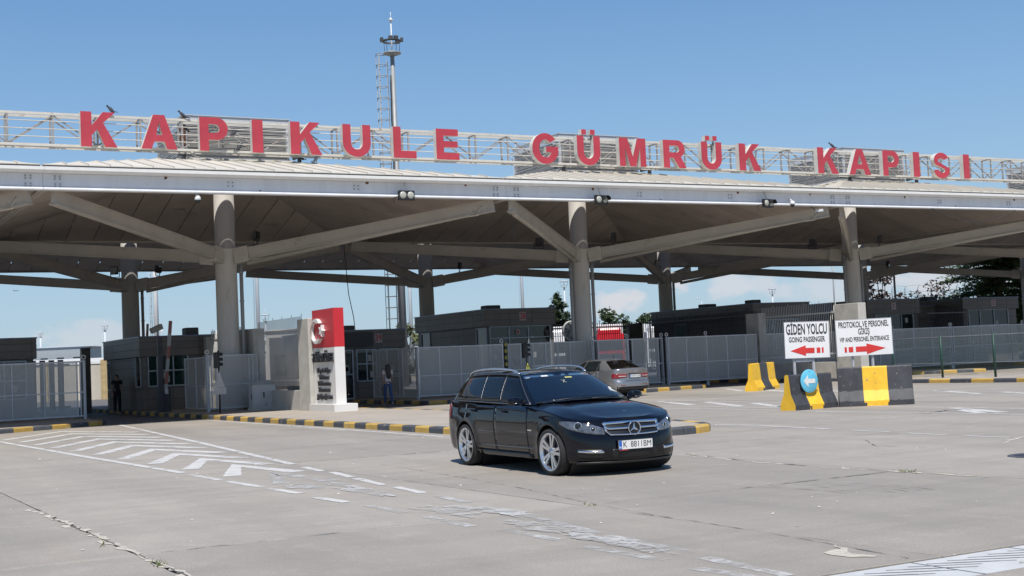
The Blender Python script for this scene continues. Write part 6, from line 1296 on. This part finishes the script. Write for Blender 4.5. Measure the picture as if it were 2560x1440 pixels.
mast(63.8, 296.2, 13.4, .35, .28, 'distant mast left of the dark left back column', True, 'ring', mt=MSTB)
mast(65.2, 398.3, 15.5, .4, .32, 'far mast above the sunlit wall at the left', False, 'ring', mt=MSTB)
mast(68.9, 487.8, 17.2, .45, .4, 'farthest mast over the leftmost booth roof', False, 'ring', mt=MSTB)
mast(82.6, 285.8, 11.2, .3, .2, 'distant mast left of the first front column above the booth roof', False, 'ring', mt=MSTB)
mast(190, 192, 13.6, .25, .18, 'distant slim mast above the booth behind GİDEN YOLCU', False, 'ring', mt=MSTB)
mast(76.4, 209.1, 11.3, .26, .18, 'distant mast over the barred wall left of the red pillar', False, 'ring', mt=MSTB)
mast(133.2, 143.4, 10.3, .1, .06, 'distant street lamp above the dark booth by the trucks', False, 'lamp', mt=MSTB, cat='street lamp')
mast(104.5, 79.2, 14.5, .11, .07, 'slim grey pole just left of the rightmost front column', False, 'lamp', cat='street lamp')
mast(88, 54.1, 11.2, .11, .07, 'slim grey pole right of the rightmost front column before the red leaved tree', False, 'lamp', cat='street lamp')
mast(60.6, 25.5, 6.2, .09, .07, 'short grey pole beside booth 2 and the conifers', False, 'none', cat='pole')
def leaf_mat(n, c, v=.4): return M(n, c, .65, var=v, scale=1.4, spec=.3)
LFD = leaf_mat('dark_conifer_leaf', (.105, .165, .065), .5); LFG = leaf_mat('green_leaf', (.055, .085, .03)); LFR = leaf_mat('purple_leaf', (.070, .045, .040)); LFP = leaf_mat('pine_needle', (.05, .075, .03)); LFY = leaf_mat('pale_leaf', (.13, .14, .06)); BRK = M('bark', (.10, .075, .055), .9, var=.3, bump=.5)
def leaves(m, c, r, n, s, rr, dark=1., flat=.0):
    for _ in range(n):
        v = Vector((rr.gauss(0, 1), rr.gauss(0, 1), rr.gauss(0, 1))).normalized() * (rr.uniform(.35, 1) ** .6); p = Vector(c) + Vector((v.x * r[0], v.y * r[1], v.z * r[2]))
        a = Vector((rr.gauss(0, 1), rr.gauss(0, 1), rr.gauss(0, .6 - flat * .4))).normalized(); b = a.cross(Vector((rr.gauss(0, 1), rr.gauss(0, 1), rr.gauss(0, 1)))).normalized(); q = s * rr.uniform(.5, 1.35)
        m.add([p - a * q, p + b * q * .45, p + a * q, p - b * q * .45], [(0, 1, 2, 3)])
def broad_tree(x, y, h, rad, label, lf, seed, n=16, per=190, s=.16, trunk=.3, z0=.28, name='leafy_tree'):
    rr = random.Random(seed); t = thing(name, label, 'tree', (x, y, 0)); tm = MB(); tm.tube([(0, 0, 0), (rr.uniform(-.2, .2), 0, h * .3), (rr.uniform(-.3, .3), .1, h * .6)], [trunk, trunk * .75, trunk * .35], 9); cm = MB()
    for k in range(n):
        a = rr.uniform(0, 6.28); f = (k + .5) / n; z = h * lerp(z0, .95, f); rd = rad * math.sqrt(max(.05, 1 - ((f - .4) / .68) ** 2)) * rr.uniform(.45, .95); c = (rd * math.cos(a), rd * math.sin(a), z)
        tm.tube([(0, 0, h * (.22 + .35 * f)), (c[0] * .6, c[1] * .6, z * .94), c], [trunk * .32, trunk * .18, .02], 5); q = rad * rr.uniform(.3, .5); leaves(cm, c, (q, q, q * .75), per, s, rr)
    tm.ob('trunk', BRK, t); cm.ob('crown', lf, t); return t
def conifer(x, y, h, rad, label, lf, seed, tiers=16, per=7, s=.3, z0=.06, name='conifer_tree', droop=.18, n=42, pw_=.75):
    rr = random.Random(seed); t = thing(name, label, 'tree', (x, y, 0)); tm = MB(); tm.tube([(0, 0, 0), (0, 0, h * .97)], [rad * .09, .03], 8); cm = MB()
    for i in range(tiers):
        f = i / (tiers - 1); z = h * lerp(z0, .97, f); L0 = rad * (1 - f) ** pw_ + .25
        for k in range(per):
            a = rr.uniform(0, 6.28); ln = L0 * rr.uniform(.65, 1.12); e = Vector((ln * math.cos(a), ln * math.sin(a), -droop * ln + rr.uniform(-.1, .3))); b = Vector((0, 0, z)); tm.tube([b, b + e * .6 + Vector((0, 0, .06 * ln)), b + e], [.05, .03, .01], 4)
            m_ = max(6, int(n * (ln / rad)))
            for q in range(m_):
                u = rr.uniform(.2, 1.02); p = b + e * u + Vector((rr.gauss(0, .13 * ln * .5), rr.gauss(0, .13 * ln * .5), rr.gauss(.02, .08)))
                d = (Vector((math.cos(a), math.sin(a), 0)) + Vector((rr.gauss(0, .6), rr.gauss(0, .6), rr.gauss(-.1, .4)))).normalized(); w2 = d.cross(Vector((rr.gauss(0, .4), rr.gauss(0, .4), 1))).normalized(); sz = s * rr.uniform(.6, 1.3)
                cm.add([p - d * sz * .5, p + w2 * sz * .22, p + d * sz * .6, p - w2 * sz * .22], [(0, 1, 2, 3)])
    tm.ob('trunk', BRK, t); cm.ob('crown', lf, t); return t
def atp(px_, py_, d):  # helper for far things: point seen at photo pixel (px,py) at view depth d
    v = f_ + r_ * ((px_ - 1280) / 3308.37) - u_ * ((py_ - 720) / 3308.37); dd = d / math.hypot(f_.x, f_.y); return Vector((-7.0515, -41.846, 1.6)) + v * dd
conifer(78.2, 31.8, 12.5, 5.8, 'large dark cedar behind booth 2 at the right edge', LFD, 3, 24, 15, .34, .08, n=170, pw_=.55)
conifer(86.2, 28.8, 12.5, 5.2, 'dark cedar at the far right edge behind booth 2', LFD, 4, 26, 15, .34, .06, n=170, pw_=.55)
conifer(90, 39, 13, 5.5, 'dark cedar deep behind booth 2', LFD, 5, 20, 12, .4, .06, n=90, pw_=.6)
broad_tree(69.5, 36.0, 7.6, 2.0, 'dark red leaved tree right of the rightmost front column', LFR, 6, 14, 110, .16, .16, .45)
broad_tree(73.2, 34.3, 6.4, 1.7, 'sparse red leaved shrub tree left of the cedar', LFR, 7, 10, 60, .15, .12, .5)
conifer(57.2, 65.5, 7.6, 2.4, 'young pine between booth 38 and the middle column', LFP, 8, 16, 11, .42, .1, n=60, droop=-.25, name='pine_tree')
broad_tree(58.6, 64, 4.6, 1.9, 'rounded green tree behind the bar fence left of the middle column', LFG, 9, 10, 170, .2, .15, .2)
broad_tree(62.3, 63.2, 5.9, 1.9, 'green tree just right of the middle column behind the trucks', LFP, 10, 12, 170, .2, .15, .3)
broad_tree(64.8, 61.8, 5.3, 1.8, 'lower green tree behind the red truck', LFP, 11, 12, 150, .2, .15, .3)
broad_tree(66.9, 60.5, 4.2, 1.4, 'small dark green tree behind the fence post', LFG, 12, 9, 120, .2, .12, .2)
broad_tree(38.6, 58.6, 5.0, 1.5, 'pale green tree in the gap between booths 39 and 38', LFY, 13, 12, 120, .18, .12, .2)
broad_tree(56.0, 77, 6.2, 1.5, 'small tree top over the roof of booth 38', LFG, 14, 9, 60, .2, .12, .4)
# parked lorries
def truck(x, y, rz, label, cabm, boxm):
    t = thing('lorry', label, 'lorry', (x, y, 0), rz)
    m = MB(); m.add([(-1.2, -1, .8), (1.2, -1, .8), (1.2, -1, 2.0), (1.16, -.9, 3.3), (-1.16, -.9, 3.3), (-1.2, -1, 2.0), (-1.2, 1.1, .8), (1.2, 1.1, .8), (1.2, 1.1, 2.0), (1.16, 1.1, 3.4), (-1.16, 1.1, 3.4), (-1.2, 1.1, 2.0)], [(0, 1, 2, 5), (5, 2, 3, 4), (1, 7, 8, 2), (2, 8, 9, 3), (0, 5, 11, 6), (5, 4, 10, 11), (4, 3, 9, 10), (6, 11, 10, 9, 8, 7), (0, 6, 7, 1)]); m.ob('cab', cabm, t, fix=True)
    m = MB(); m.add([(-1.08, -1.02, 1.95), (1.08, -1.02, 1.95), (1.05, -.94, 2.85), (-1.05, -.94, 2.85)], [(0, 1, 2, 3)]); m.ob('windscreen', GLASSD, t)
    MB().bbox(-.95, .95, -.8, 1.05, 3.35, 3.8, .15).ob('roof_deflector', cabm, t); MB().box(-1.0, 1.0, -1.06, -1.0, .95, 1.7).ob('grille', DARK, t); MB().bbox(-1.22, 1.22, -1.12, -.98, .45, .85, .04).ob('bumper', boxm, t)
    for s in (-1, 1):
        MB().box(s * .95 - .18, s * .95 + .18, -1.13, -1.12, .9, 1.1).ob('headlight', CAMW, t); MB().bbox(s * 1.38 - .12, s * 1.38 + .12, -1.05, -.9, 1.9, 2.6, .03).ob('mirror', DARK, t)
        for y in (-.2, 5.5, 7.0): MB().lathe([(0, -.16), (.5, -.16), (.52, 0), (.5, .16), (0, .16)], (s * 1.0, y, .52), 'x', 18).ob('wheel', TYRE, t)
    MB().bbox(-1.3, 1.3, 1.3, 9, 1.0, 4.15, .03).ob('trailer', boxm, t); return t
TRR = M('lorry_red', (.55, .02, .03), .3, var=.04); TRW_ = M('lorry_white', (.70, .70, .70), .4, var=.04)
truck(53.2, 50.6, R(-28), 'red and white lorry cab parked behind the bar fence', TRR, TRW_); truck(56.9, 48.6, R(-28), 'white lorry cab parked behind the dark bar fence post', TRW_, TRW_); truck(49.4, 53.0, R(-28), 'white lorry partly hidden by the middle column', TRW_, TRW_)
# far sunlit wall, sheds
WALLB = M('sunlit_wall', (.50, .45, .37), .85, var=.1, scale=.6, grime=((.36, .30, .22), .5, .62)); OCH = M('ochre_pillar', (.42, .32, .16), .85, var=.2)
fwall = thing('perimeter_wall', 'long sunlit beige wall with ochre pillars at the far left', 'wall', (-14, 76.5, 0), math.atan2(-15.6, 28))
x = 0
while x < 46:
    MB().bbox(x, x + .6, -.25, .25, 0, 3.0, .03).ob('pillar', OCH, fwall); MB().box(x + .61, x + 4.59, -.08, .08, 0, 2.7).ob('wall_panel', WALLB, fwall); MB().box(x + .61, x + 4.59, -.14, .14, 2.7, 2.82).ob('coping', WHITE, fwall); x += 4.6
def shed(x, y, w2, d, h, label, m, roofm, rz=0, rh=.6):
    t = thing('shed', label, 'building', (x, y, 0), rz); MB().box(-w2 / 2, w2 / 2, 0, d, 0, h).ob('wall', m, t); MB().add([(-w2 / 2 - .3, -.3, h), (w2 / 2 + .3, -.3, h), (w2 / 2 + .3, d + .3, h), (-w2 / 2 - .3, d + .3, h), (-w2 / 2, d / 2, h + rh), (w2 / 2, d / 2, h + rh)], [(0, 1, 5, 4), (2, 3, 4, 5), (1, 2, 5), (3, 0, 4), (3, 2, 1, 0)]).ob('roof', roofm, t)
    k = -w2 / 2 + 1.5
    while k < w2 / 2 - 2: MB().box(k, k + 1.4, -.05, -.01, h * .45, h * .75).ob('window', GLASSD, t); k += 3.2
    return t
p = atp(150, 885, 170); shed(p.x, p.y, 22, 10, 3.7, 'pale low building over the sunlit wall at the far left', M('shed_pale', (.50, .48, .44), .8), M('shed_roof', (.55, .53, .50), .6), R(-29))
p = atp(152, 880, 260); shed(p.x, p.y, 11, 8, 8.0, 'grey flat building above the far left wall', M('shed_grey', (.30, .33, .35), .8), M('shed_roof_grey', (.42, .45, .47), .6), R(-29), .3)
p = atp(100, 885, 250); shed(p.x, p.y, 16, 8, 5.3, 'long grey shed above the far left wall', M('shed_grey', (.3, .33, .35)), M('shed_roof_grey', (.4, .4, .4)), R(-29), .3)
p = atp(712, 900, 88); ks = thing('kiosk', 'white walled kiosk with a wide dark opening behind the left white bars', 'building', (p.x, p.y, 0), R(-29))
MB().box(-1.25, 4.0, 0, 4, 0, 4.2).ob('wall', M('shed_pale', (.5, .48, .44)), ks); MB().box(-1.0, 3.6, -.02, -.002, .3, 3.75).ob('opening', M('dark_opening', (.03, .03, .032), .7), ks); MB().box(-1.35, 4.1, -.15, 4.1, 4.2, 4.3).ob('roof', WHITE, ks)
for k in range(4): MB().box(-.7 + k * 1.15, .3 + k * 1.15, -.03, -.021, 1.2, 2.6).ob('window', GLASSD, ks)
p = atp(690, 850, 150); shed(p.x, p.y, 20, 10, 5.0, 'white roofed shed seen through the barred wall', M('shed_pale', (.5, .48, .44)), WHITE, R(-29))
p = atp(1230, 800, 115); q = thing('roof_tank', 'row of small white roof units behind booth 38', 'roof unit', (p.x, p.y, 0), R(-29))
MB().box(-6, 6, 0, 6, 0, 4.2).ob('building', M('shed_pale', (.5, .48, .44)), q)
for k, xx in enumerate((-2.6, -1.2, .4, 1.9)): MB().lathe([(0, .8), (.35, .75), (.42, .65), (.38, 0)], (xx, .5, 4.9 - (.1 if k == 0 else 0)), n=14).box(xx - .5, xx + .5, .2, .9, 4.2, 4.9).ob('unit', WHITE, q)
p = atp(2290, 760, 120); shed(p.x, p.y, 9, 8, 4.9, 'low pale wall building right of the red leaved tree', WALLB, WHITE, R(-29), .2)
fn2 = thing('barbed_fence', 'thin barbed wire fence on posts left of the dark cedar', 'fence', tuple(atp(2230, 735, 112).xy) + (0,), R(-29))
for k in range(6): MB().tube([(k * 1.1, 0, 0), (k * 1.1, 0, 6.0), (k * 1.1 + .1, -.2, 6.4)], .04, 5).ob('post', GALV, fn2)
for z in (5.4, 5.8, 6.3): MB().tube([(k * .55, 0, z + .05 * math.sin(k * 2.1)) for k in range(11)], .025, 4).ob('wire', GALV, fn2)
booth(33.4, 37.4, 33, 40, 4.4, 'distant dark booth seen through the white bars left of the red pillar') if False else None
# far treeline and low sheds closing the horizon
TL = leaf_mat('far_tree_leaf', (.06, .085, .05)); rr = random.Random(21); tm = MB()
for k in range(150):
    px_ = -500 + k * 26; p = atp(px_, 905 - .0459 * (px_ - 1280) - 5, rr.uniform(420, 620)); hh = rr.uniform(3, 6.5); leaves(tm, (p.x, p.y, hh * .5), (rr.uniform(4, 8), 4, hh * .55), 26, 1.3, rr)
tag(tm.ob('treeline', TL), 'low far line of trees along the horizon', kind='stuff')
bird = tag(MB().add([(0, 0, 0), (-.45, .05, .12), (-.3, .2, .02), (.45, .05, .14), (.3, .2, .02), (0, .3, -.02), (0, .1, -.06)], [(0, 1, 2, 6), (0, 6, 4, 3), (6, 2, 5), (6, 5, 4)]).ob('bird', PIG), 'small bird in flight in the open sky at the far left', 'bird'); bird.location = atp(40, 727, 75); bird.scale = (.4, .4, .4)
# lettering becomes plain mesh, fitted to the width it has on its sign
bpy.context.view_layer.update(); dg = bpy.context.evaluated_depsgraph_get()
for o in [o for o in sc.objects if o.type == 'FONT']:
    me = bpy.data.meshes.new_from_object(o.evaluated_get(dg)); me.name = 'lettering'; ft = FIT.get(o.name); mtx = (o.parent, o.location.copy(), o.rotation_euler.copy(), o.scale.copy(), o.name.split('.')[0])
    if ft:
        xs = [v.co.x for v in me.vertices]; k = ft / (max(xs) - min(xs)); c0 = (max(xs) + min(xs)) / 2
        for v in me.vertices: v.co.x = (v.co.x - c0) * k
    bpy.data.objects.remove(o); n = bpy.data.objects.new(mtx[4], me); sc.collection.objects.link(n); n.parent = mtx[0]; n.location = mtx[1]; n.rotation_euler = mtx[2]; n.scale = mtx[3]
